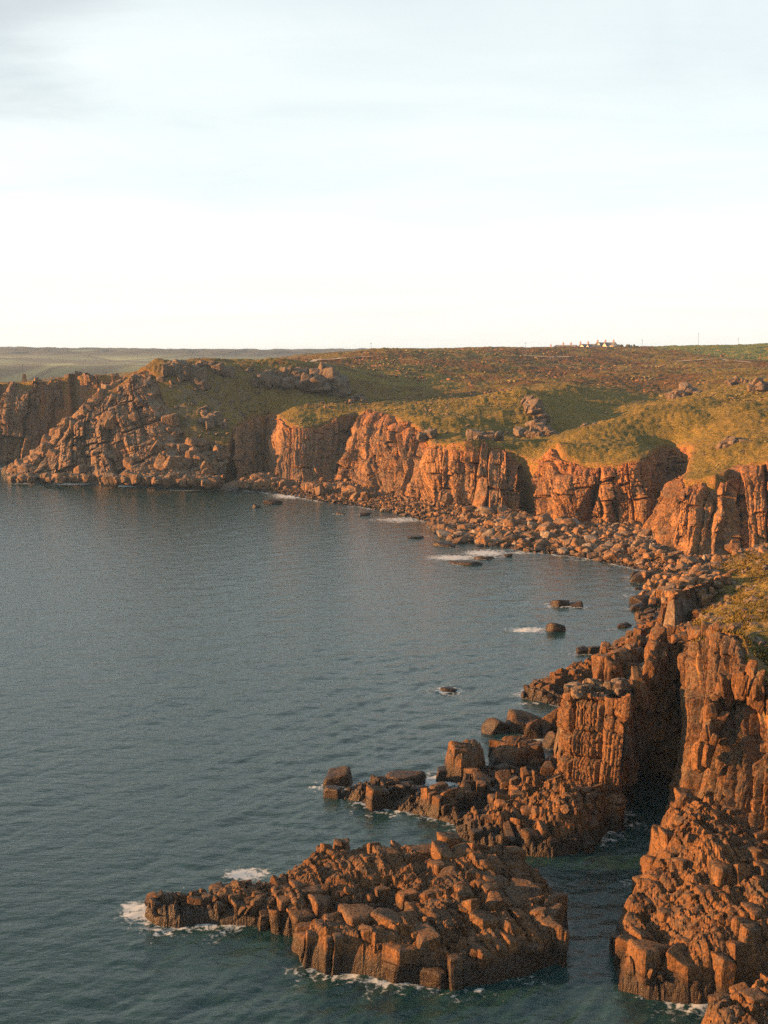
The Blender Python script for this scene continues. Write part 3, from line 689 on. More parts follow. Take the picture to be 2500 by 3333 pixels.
# ---------------------------------------------------------------- cliffs
def resample(pts, ds, closed=False):
    p = np.asarray(pts, float)
    if closed: p = np.concatenate([p, p[:1]])
    seg = np.linalg.norm(np.diff(p[:, :3], axis=0), axis=1); s = np.concatenate([[0], np.cumsum(seg)])
    return s, p
def ribbon(name, L, ds, dt, mat, big=(6.5, 13.0, 1.6), small=(1.9, 3.6, 0.55), warp=2.0, profile=0.0, seed=1, closed=False, carves=(), pales=(), lip=2.0, T=None, Fo=None, tiltx=0.0, soil=1.0, facet=1.0, rough_all=0.0, corner=1.0, dipx=0.0, wobble=1.0, crest=0.0, ragged=0.0, splay=0.0, **kw):
    T = tops(L) if T is None else T; Fo = feet(L) if Fo is None else Fo
    if closed: T = np.concatenate([T, T[:1]]); Fo = np.concatenate([Fo, Fo[:1]])
    mid = (T + Fo) / 2
    s = np.concatenate([[0], np.cumsum(np.linalg.norm(np.diff(mid, axis=0), axis=1) + 0.01)])
    n = int(s[-1] / ds) + 1
    u = np.linspace(0, s[-1], n)
    if closed: u = u[:-1]
    def itp(Q): return np.stack([np.interp(u, s, Q[:, i]) for i in range(3)], 1)
    T2, F2 = itp(T), itp(Fo)
    # round the polyline's corners a little
    kk = max(1, int(corner / ds))
    ker = np.hanning(2 * kk + 3)[1:-1]; ker /= ker.sum()
    def sm(Q):
        pad = np.concatenate([Q[-kk:], Q, Q[:kk]]) if closed else np.concatenate([np.repeat(Q[:1], kk, 0), Q, np.repeat(Q[-1:], kk, 0)])
        return np.stack([np.convolve(pad[:, i], ker, 'valid') for i in range(3)], 1)
    T2, F2 = sm(T2), sm(F2)
    uc = u + fbm(np.stack([u / 6, u * 0, u * 0], 1), seed + 3, 2) * 1.5
    if crest: T2[:, 2] += crest * ((h1(np.floor(uc / (big[0] * .8)).astype(np.int32), seed + 4) - .6) * 1.6 + (h1(np.floor(uc / (big[0] * .33)).astype(np.int32), seed + 5) - .5) * .8)
    if ragged:
        tg = np.gradient(T2 + F2, axis=0); tg[:, 2] = 0; tg /= np.linalg.norm(tg, axis=1)[:, None] + 1e-9
        rg_ = fbm(np.stack([u / 7, u * 0 + 3, u * 0], 1), seed + 8, 3)
        T2 = T2 + np.stack([tg[:, 1], -tg[:, 0], u * 0], 1) * (rg_ * ragged)[:, None]
        T2[:, 2] -= np.maximum(0, rg_) * ragged * 0.9
    if splay:
        tg = np.gradient(T2 + F2, axis=0); tg[:, 2] = 0; tg /= np.linalg.norm(tg, axis=1)[:, None] + 1e-9
        F2 = F2 + np.stack([tg[:, 1], -tg[:, 0], u * 0], 1) * (splay * np.clip(fbm(np.stack([u / 13, u * 0 + 5, u * 0], 1), seed + 6, 3) + 0.15, -0.2, 1.2))[:, None]
    ht = np.linalg.norm(T2 - F2, axis=1).max()
    m = int(ht / dt) + 2
    t = np.linspace(0, 1, m)
    tan = np.gradient(F2 + T2, axis=0); tan[:, 2] = 0; tan /= np.linalg.norm(tan, axis=1)[:, None] + 1e-9
    nor = np.stack([tan[:, 1], -tan[:, 0], np.zeros(len(tan))], 1)      # away from the land
    rows = []
    # rows under the turf
    for q in (1.0, 0.5):
        b = T2 - nor * lip * q; b = b.copy(); b[:, 2] = T2[:, 2] - 0.75 * q; rows.append(b)
    for tt in t:
        b = T2 + (F2 - T2) * tt
        b = b + nor * (profile * math.sin(math.pi * tt))[..., None] if False else b + nor * profile * math.sin(math.pi * tt)
        rows.append(b)
    e = F2.copy(); e[:, 2] = np.minimum(-2.5, F2[:, 2] - 2.5); e += nor * 0.5; rows.append(e)
    G3 = np.array(rows); nr, nc = G3.shape[:2]
    V = G3.reshape(-1, 3); N = np.broadcast_to(nor, (nr, nc, 3)).reshape(-1, 3)
    depth = np.broadcast_to((T2[:, 2])[None, :], (nr, nc)).reshape(-1) - V[:, 2]
    fade = np.concatenate([[0.25, 0.45], np.clip(0.55 + t * 4, 0, 1), [1]]); fade = np.repeat(fade, nc)
    uu = np.broadcast_to(np.arange(nc)[None, :] * ds, (nr, nc)).reshape(-1)
    wob = fbm(V / 9, seed + 40, 3)
    uu = uu + V[:, 2] * tiltx + wob * 0.08 * big[0] * wobble; vv = V[:, 2] + fbm(V / 8, seed + 50, 3) * 0.10 * big[0] * wobble + uu * dipx
    dsp = fbm(V / np.array([14, 14, 26]), seed, 4) * warp
    rough = np.maximum(smooth(-0.45, 0.15, fbm(V / 10, seed + 77, 2)), rough_all)           # some faces are clean slabs
    rnd = 0
    for n_, (w_, h_, a_, cw) in enumerate(((big[0], big[1], big[2], 0.30), (small[0], small[1], small[2], 0.14), (small[0] * .42, small[1] * .36, small[2] * .40, 0.09), (small[0] * .19, small[1] * .14, small[2] * .17, 0.06))):
        if w_ < 2.5 * ds: break
        sh_ = fbm(V / (w_ * 1.5), seed + 13 * n_, 2) * w_ * 0.08 * wobble
        i1, tx, tz, c1, cu, cv, du, dv = ashlar(uu + sh_, vv + sh_, w_, h_, seed + 31 * n_)
        am = a_ * (1 if n_ == 0 else 0.20 + 0.95 * rough)
        cwm = max(cw, ds * 0.75)
        ck = np.maximum(np.exp(-(du / cwm) ** 2) * 1.1, np.exp(-(dv / cwm) ** 2) * 0.95)
        dsp = dsp + am * (((i1 - .5) * 1.5 + (c1 - .5) * 0.8) + facet * (tx * cu * 1.9 + tz * cv * 1.0)) - ck * am * (1.5 if n_ == 0 else 0.95)
        if n_ == 1: j2 = i1; a2 = am
        if n_ == 0: i2 = i1
    dsp = dsp + fbm(V / (small[0] * 0.4), seed + 90, 4, 0.6) * small[2] * 0.22
    D = N * (dsp * fade)[:, None]
    D[:, 2] += (j2 - 0.5) * a2 * 0.5 * fade + (i2 - 0.5) * big[2] * 0.5 * fade * (depth < 4)
    for c, rx, rz, dep in carves:
        tdir = tan[np.argmin(((F2 - c)[:, :2] ** 2).sum(1))]
        al = (V - c) @ tdir
        rr = (np.abs(al / rx) ** 2.4 + np.abs((V[:, 2] - c[2]) / rz) ** 2.4)
        nc_ = nor[np.argmin(((F2 - c)[:, :2] ** 2).sum(1))]
        near_ = (np.linalg.norm((V - c)[:, :2], axis=1) < 12) & (N @ nc_ > 0.35)
        D -= nc_[None, :] * (dep * smooth(1.06, 0.92, rr) * near_)[:, None]
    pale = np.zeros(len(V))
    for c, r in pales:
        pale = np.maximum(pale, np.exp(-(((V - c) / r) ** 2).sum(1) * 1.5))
    V = V + D
    me = mesh_from(name, V, grid_faces(nr, nc, closed), False, {'depth': depth, 'pale': pale, 'soil': np.full(len(V), soil)})
    return obj(name, me, mat, **kw), T2, F2, nor

rA = ribbon('cliff', A, 0.32, 0.32, M['headland'], big=(8.5, 34, 3.2), small=(3.2, 8.0, 1.0), seed=3, lip=3, soil=0.1, rough_all=0.6,
            crest=4.5, label='jagged granite columns of the farthest point, split by a dark gully', cat='cliff')
rB = ribbon('cliff', B, 0.3, 0.3, M['headland'], big=(9, 11, 2.6), small=(3.2, 2.6, 0.8), warp=3.5, seed=113, lip=0.4, profile=0.5, tiltx=0.25, dipx=-0.25, wobble=0.6, soil=0.0, rough_all=0.85,
            crest=2.0, label='broken rocky ridge sloping down to the water on the headland', cat='cliff')
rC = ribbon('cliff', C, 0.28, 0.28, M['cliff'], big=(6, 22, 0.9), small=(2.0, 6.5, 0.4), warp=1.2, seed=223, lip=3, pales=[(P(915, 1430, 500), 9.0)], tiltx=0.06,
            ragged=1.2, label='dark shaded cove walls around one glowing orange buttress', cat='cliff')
rD = ribbon('cliff', Dd, 0.24, 0.24, M['cliff'], big=(7.5, 17, 1.7), small=(2.7, 4.6, 0.66), warp=3.0, seed=331, lip=3, tiltx=-0.16, dipx=0.1,
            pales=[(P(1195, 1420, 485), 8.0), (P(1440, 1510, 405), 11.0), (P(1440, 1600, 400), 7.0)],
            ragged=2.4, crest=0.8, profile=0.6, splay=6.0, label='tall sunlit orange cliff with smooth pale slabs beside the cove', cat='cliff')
cave_c = S(1925, 1690, 4.0)
rE = ribbon('cliff', E, 0.22, 0.22, M['cliff'], big=(6, 9, 1.3), small=(2.2, 2.8, 0.62), warp=2.4, seed=443, lip=3, tiltx=0.12, dipx=-0.1, rough_all=0.35,
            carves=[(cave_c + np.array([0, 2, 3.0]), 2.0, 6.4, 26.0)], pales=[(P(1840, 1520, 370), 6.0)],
            ragged=2.2, profile=0.5, splay=4.0, label='crumbling red cliff with a dark cave mouth at its foot', cat='cliff')
rF = ribbon('cliff', Ff, 0.2, 0.2, M['cliff'], big=(5.2, 26, 2.2), small=(1.8, 5.0, 0.7), warp=2.2, seed=551, lip=3, soil=0.45, tiltx=0.1,
            ragged=1.8, crest=0.8, profile=0.6, splay=3.5, label='tall fluted orange buttress standing at the end of the boulder beach', cat='cliff')
rG = ribbon('cliff', G, 0.3, 0.3, M['grey'], big=(3.5, 3.5, 0.8), small=(1.4, 1.4, 0.5), warp=0.8, seed=661, lip=2, soil=0.0,
            label='low rubbly back edge of the near grassy slope', cat='cliff')
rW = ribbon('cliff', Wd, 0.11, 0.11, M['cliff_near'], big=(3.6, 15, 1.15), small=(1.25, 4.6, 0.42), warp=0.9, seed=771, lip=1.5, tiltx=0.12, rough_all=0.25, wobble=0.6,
            label='near orange granite wall with upright ribs beside the dark inlet', cat='cliff')

def bed_blocks(rib, n, smin, smax, mat, seed, span=(0.03, 0.98)):
    root, T2, F2, nor = rib; r = np.random.default_rng(seed)
    for _ in range(n):
        i = r.integers(len(T2)); t = r.uniform(*span); k = smin + (smax - smin) * r.random() ** 2.2
        p = T2[i] + (F2[i] - T2[i]) * t + nor[i] * r.uniform(-.3, .5) * k
        place('block', 'block', mat, p, (k * r.uniform(.8, 1.3), k * r.uniform(.8, 1.2), k * r.uniform(.7, 1.3)), (r.normal(0, .2), r.normal(0, .2) + .15, r.uniform(-.7, .7)), root)
bed_blocks(rB, 200, 1.2, 6.0, M['headland'], 921)
# free-standing fin with the square pillar at its seaward end
FIN = [(1822, 2275, 137, 1812, 2560, 3), (1850, 2256, 134.8, 1830, 2615, 2), (1950, 2262, 132.3, 1930, 2650, 1.5), (2046, 2266, 129.6, 2005, 2668, 1), (2058, 2268, 134, 2022, 2632, 0), (2100, 2250, 138, 2075, 2606, 0),
       (2145, 2165, 140.5, 2140, 2596, 0), (2168, 2092, 142.5, 2172, 2590, 0), (2224, 2086, 147, 2216, 2580, 0), (2245, 2072, 168, 2250, 2270, 0), (2140, 2112, 166, 2110, 2230, 2), (2020, 2162, 158, 1985, 2262, 2), (1900, 2218, 148, 1850, 2310, 2)]
def cap(name, T2, mat, parent, seed, step=0.35, amp=0.5, drop=0.25):
    lo, hi = T2[:, :2].min(0), T2[:, :2].max(0)
    xs, ys = np.arange(lo[0] - 1, hi[0] + 1, step), np.arange(lo[1] - 1, hi[1] + 1, step)
    X, Y = np.meshgrid(xs, ys); xy = np.stack([X, Y], -1).reshape(-1, 2)
    d = poly_dist(xy, T2[::4, :2])
    w = 1 / (((xy[:, None, :] - T2[None, ::6, :2]) ** 2).sum(2) + 0.3) ** 1.6
    z = (w * T2[None, ::6, 2]).sum(1) / w.sum(1)
    q = np.concatenate([xy, z[:, None]], 1)
    f1, f2, a, b = worley(q / np.array([1.5, 1.5, 4]), seed)
    z = z + (a - 0.5) * amp * 1.6 - np.exp(-(f2 - f1) * 9) * amp * 0.6 - drop + fbm(q / 0.8, seed, 3) * 0.12 - 6 * np.maximum(0, 0.3 - d)
    F = grid_faces(len(ys), len(xs)); F = F[(d[F] > -0.5).any(1)]
    me = mesh_from(name, np.concatenate([xy, z[:, None]], 1), F, False)
    return obj(name, me, mat, parent)
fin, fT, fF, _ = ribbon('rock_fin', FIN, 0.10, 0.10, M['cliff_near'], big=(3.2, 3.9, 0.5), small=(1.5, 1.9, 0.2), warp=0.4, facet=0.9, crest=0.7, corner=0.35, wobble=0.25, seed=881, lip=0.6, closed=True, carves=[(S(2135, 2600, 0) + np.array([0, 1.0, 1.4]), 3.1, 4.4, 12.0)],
            label='narrow granite fin ending in a square sunlit pillar above the sea', cat='rock stack')
cap('top', fT, M['grey'], fin, 5)
# second stack behind
ST2 = [(2162, 1962, 188, 2140, 2095, 6), (2172, 1945, 186, 2160, 2100, 5.5), (2200, 1935, 184, 2200, 2100, 5), (2240, 1915, 188, 2240, 2080, 5), (2300, 1900, 196, 2300, 2040, 5), (2320, 1890, 205, 2320, 2000, 5), (2230, 1895, 208, 2200, 1960, 5), (2175, 1930, 200, 2140, 2010, 5)]
st2, sT, sF, _ = ribbon('sea_stack', ST2, 0.15, 0.15, M['cliff_near'], big=(4.2, 5.0, 0.7), small=(1.6, 2.6, 0.28), warp=0.4, seed=991, lip=0.6, closed=True,
            label='blocky stack with a lit edge and black shaded side behind the fin', cat='rock stack')
cap('top', sT, M['grey'], st2, 15)
# near islet
ISLET = [(470, 2985), (505, 3012), (585, 3018), (650, 3008), (770, 3014), (880, 3022), (935, 3046), (1025, 3052), (985, 3090), (985, 3140), (1050, 3160), (1150, 3172), (1250, 3192), (1400, 3204), (1500, 3212), (1600, 3202), (1700, 3175), (1835, 3125), (1850, 3015),
         (1770, 2925), (1700, 2855), (1640, 2832), (1500, 2835), (1330, 2840), (1200, 2835), (1100, 2832), (1020, 2845), (960, 2880), (885, 2915), (820, 2922), (720, 2928), (605, 2938), (545, 2936), (488, 2948)]
def islet_z(xy, d):
    x0 = S(760, 2990)[0]; x1 = S(1150, 2990)[0]; top = 1.75 + 0.9 * smooth(x0, x1, xy[:, 0])
    k = S(1560, 2800, 4)[:2]; top = top + 0.8 * np.exp(-((xy[:, 0] - k[0]) / 5) ** 2 - ((xy[:, 1] - 109) / 5) ** 2)
    k = S(1075, 2800, 3)[:2]; top = top + 1.0 * np.exp(-((xy[:, 0] - k[0]) / 3) ** 2 - ((xy[:, 1] - 109) / 3) ** 2)
    top = top + 0.5 * fbm(np.concatenate([xy, np.zeros((len(xy), 1))], 1) / 6.0, 61, 2)
    hollow = S(1230, 2960, 2)[:2]; top = top - 1.3 * np.exp(-((xy[:, 0] - hollow[0]) / 5) ** 2 - ((xy[:, 1] - hollow[1]) / 3) ** 2)
    return top * (1 - np.exp(-np.maximum(d, 0) / 0.45)) + 0.35
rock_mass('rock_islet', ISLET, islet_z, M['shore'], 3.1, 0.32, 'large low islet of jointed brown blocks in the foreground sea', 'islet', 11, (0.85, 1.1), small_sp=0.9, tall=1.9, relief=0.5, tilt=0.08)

# rubble at the pillar's foot
FOOT = [(1490, 2560), (1480, 2650), (1490, 2725), (1560, 2752), (1640, 2765), (1680, 2785), (1800, 2795), (1880, 2780), (1960, 2730), (2020, 2670), (2010, 2600), (1900, 2540), (1820, 2500), (1700, 2480), (1600, 2500)]
def foot_z(xy, d):
    k = S(1930, 2650, 1.5)[:2]; dist = np.linalg.norm(xy - k, axis=1)
    return (0.6 + 3.6 * smooth(15, 2, dist)) * (1 - np.exp(-np.maximum(d, 0) / 0.8)) + 0.3 + 0.5 * fbm(np.concatenate([xy, np.zeros((len(xy), 1))], 1) / 4.0, 71, 2)
rock_mass('rock_platform', FOOT, foot_z, M['shore'], 2.6, 0.15, 'stepped platform of fallen blocks below the square pillar', 'rocks', 21, (0.9, 1.0), small_sp=1.0, tall=1.5, tilt=0.16)
# low reef pointing out to sea
REEF = [(1095, 2585), (1110, 2606), (1200, 2618), (1320, 2642), (1420, 2668), (1500, 2690), (1520, 2655), (1440, 2620), (1420, 2585), (1350, 2565), (1280, 2560), (1180, 2566), (1120, 2572)]
def reef_z(xy, d): return 1.5 * (1 - np.exp(-np.maximum(d, 0) / 0.9)) + 0.1 + 0.5 * fbm(np.concatenate([xy, np.zeros((len(xy), 1))], 1) / 4.0, 81, 2)
reef = rock_mass('rock_reef', REEF, reef_z, M['shore'], 2.8, 0.5, 'low dark reef reaching out to sea beyond the islet', 'reef', 31, (1.3, 0.9), small_sp=1.1, tall=1.0, tilt=0.14)
# spit behind the pillar
SPIT = [(1690, 2262), (1720, 2278), (1800, 2296), (1840, 2300), (1900, 2260), (2020, 2200), (2120, 2140), (2150, 2090), (2140, 2080), (2060, 2120), (1990, 2165), (1930, 2185), (1860, 2205), (1800, 2222), (1740, 2245)]
def spit_z(xy, d):
    x0, x1 = S(1690, 2262)[0], S(2120, 2140)[0]
    return (1.6 + 3.5 * smooth(x0, x1, xy[:, 0])) * (1 - np.exp(-np.maximum(d, 0) / 1.2)) + 0.2
rock_mass('rock_spit', SPIT, spit_z, M['shore'], 2.6, 0.8, 'jagged reddish spit tapering into the sea behind the pillar', 'rocks', 41, (0.8, 1.1), small_sp=1.3, tall=1.6, tilt=0.15)
# bastion at lower right
BAST = [(2110, 2850, 0), (2055, 2940, 0), (2003, 3040, 0), (1998, 3130, 0), (2015, 3222, 0), (2110, 3256, 0), (2270, 3274, 0), (2400, 3262, 0), (2560, 3270, 0), (2760, 3260, 0), (2760, 2800, 3), (2500, 2740, 4), (2330, 2745, 3), (2200, 2760, 1)]
def bast_z(xy, d):
    k = S(2050, 3000, 2)[0]
    return (2.6 + 2.6 * smooth(k, k + 8, xy[:, 0]) + 3.0 * smooth(97, 110, xy[:, 1]) * smooth(k + 3, k + 8, xy[:, 0])) * (1 - np.exp(-np.maximum(d, 0) / 0.55)) + 0.2 + 0.5 * fbm(np.concatenate([xy, np.zeros((len(xy), 1))], 1) / 3.0, 91, 2)
rock_mass('rock_bastion', BAST, bast_z, M['shore'], 3.0, 0.25, 'steep bastion of dark rock with a rubble top at the lower right', 'rocks', 51, (0.8, 1.0), small_sp=0.8, tall=2.6, tilt=0.06, relief=0.6)
CORN = [(2262, 3420, 0), (2275, 3500, 0), (2400, 3560, 0), (2700, 3560, 0), (2700, 3380, 0), (2500, 3370, 0), (2330, 3385, 0)]
def corn_z(xy, d): return 4.6 * (1 - np.exp(-np.maximum(d, 0) / 0.5)) + 0.2
rock_mass('rock_stump', CORN, corn_z, M['shore'], 2.6, 0.4, 'rounded rock stump cut by the bottom edge of the picture', 'rocks', 57, (1, 1), tall=2.0, tilt=0.12)

# ---------------------------------------------------------------- single rocks in the sea
def sea_rock(px, py, w, h, label, kind='boulder', mat='shore', aspect=0.7, rz=None, group=None, up=0.62):
    c = S(px, py, 0); s = np.linalg.norm(c - np.array([0, 0, CAM_Z])) / FPX
    W, Hh = w * s, h * s * 1.05
    o = place('sea_rock', kind, M[mat], (c[0], c[1] + W * aspect * 0.3, Hh * (up - 0.5)), (W, W * aspect, Hh * 1.5), (random.uniform(-.08, .08), random.uniform(-.08, .08), rz if rz is not None else random.uniform(-.4, .4)), label=label, cat='rock', group=group)
    a = np.linspace(0, 2 * math.pi, 12, endpoint=False)
    WATERLINES.append(np.stack([c[0] + np.cos(a) * W * .5, c[1] + W * aspect * .3 + np.sin(a) * W * aspect * .5], 1))
    return o
rock_mass('sea_rock', [(1442, 2515), (1448, 2545), (1500, 2556), (1560, 2550), (1585, 2520), (1575, 2490), (1500, 2485)], lambda xy, d: 3.6 * (1 - np.exp(-np.maximum(d, 0) / 0.4)) + 0.3, M['shore'], 3.6, 0.1, 'big square block standing in the water at the platform corner', 'rock', 58, (0.9, 1.0), relief=0.2, tilt=0.04)
rock_mass('sea_rock', [(1590, 2490), (1600, 2515), (1680, 2525), (1760, 2505), (1775, 2470), (1720, 2450), (1620, 2455)], lambda xy, d: 2.6 * (1 - np.exp(-np.maximum(d, 0) / 0.5)) + 0.3, M['shore'], 4.2, -0.2, 'broad flat-topped slab with a pale streak beside the square block', 'rock', 59, (1.1, 0.9), relief=0.2, tilt=0.05)
sea_rock(1620, 2388, 80, 42, 'small dome rock at the outer end of the boulder row')
sea_rock(1705, 2385, 120, 62, 'longest of the rounded boulders left of the pillar')
sea_rock(1738, 2402, 62, 58, 'egg-shaped boulder in front of the longest boulder')
sea_rock(1792, 2400, 78, 70, 'tall rounded boulder nearest the pillar foot')
sea_rock(1808, 2436, 62, 45, 'leaning wet boulder at the edge of the foaming pool')
sea_rock(1100, 2555, 88, 42, 'wave-washed black rock off the end of the reef', 'block')
sea_rock(1312, 2562, 120, 50, 'tilted slab lying on top of the reef', 'block', aspect=0.5, rz=-0.15)
sea_rock(1085, 2598, 52, 40, 'small square block at the tip of the reef', 'block')
sea_rock(1455, 2250, 36, 12, 'lone tiny rock awash in open water')
sea_rock(1828, 1972, 66, 18, 'low dark rock awash, left of a touching pair')
sea_rock(1876, 1974, 46, 14, 'low dark rock awash, right of a touching pair')
sea_rock(1812, 2056, 68, 24, 'single black rock trailing a foam patch')
sea_rock(1896, 2126, 38, 22, 'smaller of two brown rocks near the jagged spit', 'block')
sea_rock(1936, 2128, 48, 28, 'larger of two brown rocks near the jagged spit', 'block')
sea_rock(2030, 2042, 40, 14, 'tiny flat rock out from the stack')
sea_rock(2078, 1985, 50, 20, 'flat low rock outermost of the dark cluster')
sea_rock(2092, 1968, 70, 30, 'long brown rock in the middle of the dark cluster')
sea_rock(2140, 1962, 82, 42, 'largest rock of the dark cluster beside the stack')
sea_rock(2122, 2068, 80, 36, 'rounded dark rock below the stack')
sea_rock(2100, 1895, 70, 34, 'bright orange rock awash under the fluted buttress', 'block')
sea_rock(2068, 1880, 30, 18, 'small orange rock beside the bright orange one')
sea_rock(2078, 1918, 24, 8, 'tiny rock barely above water under the buttress')
sea_rock(1520, 1838, 90, 12, 'longest flat rock awash in the bay foam', aspect=0.5)
sea_rock(1575, 1820, 70, 8, 'thin flat rock awash further in the bay foam', aspect=0.5)
sea_rock(1440, 1778, 50, 14, 'orange flat rock awash off the beach')
sea_rock(1355, 1752, 52, 8, 'dark flat rock awash off the beach', aspect=0.5)
sea_rock(1655, 1812, 24, 10, 'small rock right of the flat ones in the foam')
sea_rock(1560, 1778, 30, 6, 'thin sliver of rock close to the boulder beach', aspect=0.5)
sea_rock(885, 1640, 60, 12, 'low brown rock awash below the cove')
sea_rock(835, 1652, 28, 9, 'small brown rock awash left of the cove rocks')
sea_rock(1108, 1674, 30, 7, 'tiny dark rock off the boulder point', aspect=0.5)
sea_rock(1187, 1678, 34, 10, 'flat orange rock off the boulder point')

# ---------------------------------------------------------------- boulder beach
BEACH = [(790, 1596, 0), (900, 1608, 0), (1000, 1625, 0), (1080, 1640, 0), (1180, 1652, 0), (1300, 1675, 0), (1390, 1700, 0), (1420, 1745, 0), (1490, 1768, 0), (1600, 1776, 0), (1700, 1795, 0), (1800, 1805, 0), (1900, 1815, 0), (1980, 1832, 0), (2060, 1850, 0), (2160, 1870, 0), (2200, 1900, 0),
         (2300, 1840, 2), (2420, 1795, 4), (2340, 1815, 3), (2160, 1840, 0.5), (2128, 1800, 1), (2135, 1740, 2.5), (2150, 1690, 4), (2030, 1700, 4), (1900, 1688, 5), (1780, 1676, 5), (1690, 1632, 6), (1560, 1640, 4), (1440, 1638, 3.5), (1330, 1622, 3), (1180, 1598, 2), (1110, 1560, 2.5), (1020, 1584, 1), (900, 1590, 0), (850, 1545, 2), (775, 1570, 2)]
bpoly = np.array([S(*q)[:2] for q in BEACH])
bshore = np.array([S(*q)[:2] for q in BEACH[:17]])
bback = np.array([S(*q)[:2] for q in BEACH[17:]])
WATERLINES.append(('open', bshore))
def beach_z(xy):
    ds = poly_dist(xy, bshore, False); db = poly_dist(xy, bback, False)
    f = ds / (ds + db + 0.01)
    return -0.2 + 3.4 * f
lo, hi = bpoly.min(0), bpoly.max(0)
xs, ys = np.arange(lo[0] - 6, hi[0] + 6, 0.9), np.arange(lo[1] - 8, hi[1] + 8, 0.9)
X, Y = np.meshgrid(xs, ys); bxy = np.stack([X, Y], -1).reshape(-1, 2)
bd = poly_dist(bxy, bpoly); bz = beach_z(bxy) - 0.5 + np.minimum(0, bd) * 0.12
b3 = np.concatenate([bxy, bz[:, None]], 1); b3[:, 2] += 0.35 * fbm(b3 / 1.6, 5, 3)
bF = grid_faces(len(ys), len(xs)); bF = bF[(bd[bF] > -7).any(1)]
used = np.unique(bF); mp = np.full(len(b3), -1); mp[used] = np.arange(len(used))
obj('beach', mesh_from('beach', b3[used], mp[bF]), M['beach'], kind='structure', label='stony beach under the bay cliffs')
cand = []
r = np.random.default_rng(99)
NB = 11000
pts = r.uniform(lo, hi, (NB * 5, 2)); dd = poly_dist(pts, bpoly); pts = pts[dd > 0.2][:NB]
szs = np.clip(r.lognormal(-0.55, 0.55, len(pts)), 0.3, 2.9)
szs *= 0.85 + 0.5 * smooth(440, 330, pts[:, 1])
zz = beach_z(pts)
order = np.argsort(-szs / pts[:, 1])
small = []
for n, i in enumerate(order):
    s = szs[i]; size = (s * r.uniform(.9, 1.45), s * r.uniform(.8, 1.2), s * r.uniform(.6, .95)); rot = (r.normal(0, .3), r.normal(0, .3), r.uniform(0, 6.28))
    loc = (pts[i][0], pts[i][1], zz[i] + size[2] * 0.18)
    if n < 280:
        pale_ = r.random() < 0.18; px_ = 1250 + pts[i][0] / pts[i][1] * FPX
        where = next(t_ for lim, t_ in ((1000, 'in the shaded coves'), (1280, 'on the point below the sunlit cliff'), (1600, 'below the smooth pale slabs'), (1840, 'left of the cave mouth'), (2060, 'in front of the cave mouth'), (9999, 'beside the fluted buttress')) if px_ < lim)
        place('boulder', 'block' if r.random() < 0.85 else 'boulder', M['pale'] if pale_ else M['beach'], loc, size, rot,
              label=('pale grey' if pale_ else 'orange brown') + ' boulder among many ' + where, cat='boulder', group='beach boulders ' + where)
    else: small.append((loc, size, rot))
V, F = join_rocks(small, SM)
obj('beach_stones', mesh_from('beach stones', V, F, False), M['beach'], kind='stuff', label='countless smaller stones filling the beach between the big boulders')
# pale cobbles
items = []
cc = S(2085, 1740, 3)
for _ in range(900):
    x, y = cc[0] + r.normal(0, 4.5), cc[1] + r.normal(0, 10)
    s = r.uniform(.35, .9)
    items.append(((x, y, beach_z(np.array([[x, y]]))[0] + 0.35), (s, s, s * .7), (r.normal(0, .3), r.normal(0, .3), r.uniform(0, 6))))
V, F = join_rocks(items, [rock_shape(800 + i, 2, .4, 7, 5, .05) for i in range(6)])
obj('cobbles', mesh_from('cobbles', V, F), M['pale'], kind='stuff', label='patch of pale cobbles beside the fluted buttress')

# ---------------------------------------------------------------- outcrops on the slopes
def outcrop(px, py, D, wpx, hpx, n, label, mat='grey', seed=1, bs=1.0, flat=1.0):
    r = np.random.default_rng(seed)
    c = P(px, py, D); s = D / FPX
    Wm, Hm = wpx * s, hpx * s
    root = empty('rock_outcrop', c, label=label, cat='outcrop')
    for i in range(n):
        u, v = r.uniform(-1, 1), r.uniform(0, 1)
        x = c[0] + u * Wm / 2 * (1 - 0.35 * v)
        k = bs * r.uniform(1.2, 3.0)
        sz = (k * r.uniform(.9, 1.5), k * r.uniform(.9, 1.3), k * r.uniform(.7, 1.2))
        # up the slope: higher ones stand further back
        y = c[1] + (v - 0.3) * Hm * 1.1 * flat + r.normal(0, 0.8)
        z0 = land_z(np.array([[x, y]]))[0]
        z = z0 + r.uniform(0.0, 0.55) * sz[2] + (1 - abs(u)) * Hm * 0.12
        place('block', 'block' if r.random() < .5 else 'boulder', M[mat], (x, y, z), sz, (r.normal(0, .12), r.normal(0, .12), r.uniform(-.5, .5)), root, c)
    return root
outcrop(1065, 1275, 545, 120, 150, 70, 'tall square tor standing out of the hillside above the coves', seed=1, bs=2.6, flat=0.45)
outcrop(930, 1250, 548, 180, 130, 60, 'wide broken crag left of the square tor', seed=2, bs=2.0, flat=0.7)
outcrop(1165, 1310, 530, 50, 70, 16, 'small knot of rocks right of the square tor', seed=3, bs=0.9)
outcrop(590, 1222, 528, 170, 60, 45, 'grey crags along the top of the headland', seed=4, bs=1.5, flat=0.8)
outcrop(700, 1205, 545, 120, 60, 30, 'scattered grey ledges on the dark slope of the headland', seed=5, bs=1.8)
outcrop(690, 1365, 508, 90, 60, 26, 'lit rocks low on the dark slope of the headland', seed=6, bs=1.1)
outcrop(820, 1178, 560, 60, 10, 8, 'thin line of rocks on the headland skyline', seed=7, bs=0.9)
outcrop(1762, 1375, 440, 75, 180, 64, 'tumbled pile of boulders down the middle grassy hill', seed=8, bs=1.25, flat=2.7)
outcrop(1715, 1415, 432, 50, 40, 9, 'three round boulders low on the middle grassy hill', seed=9, bs=1.2)
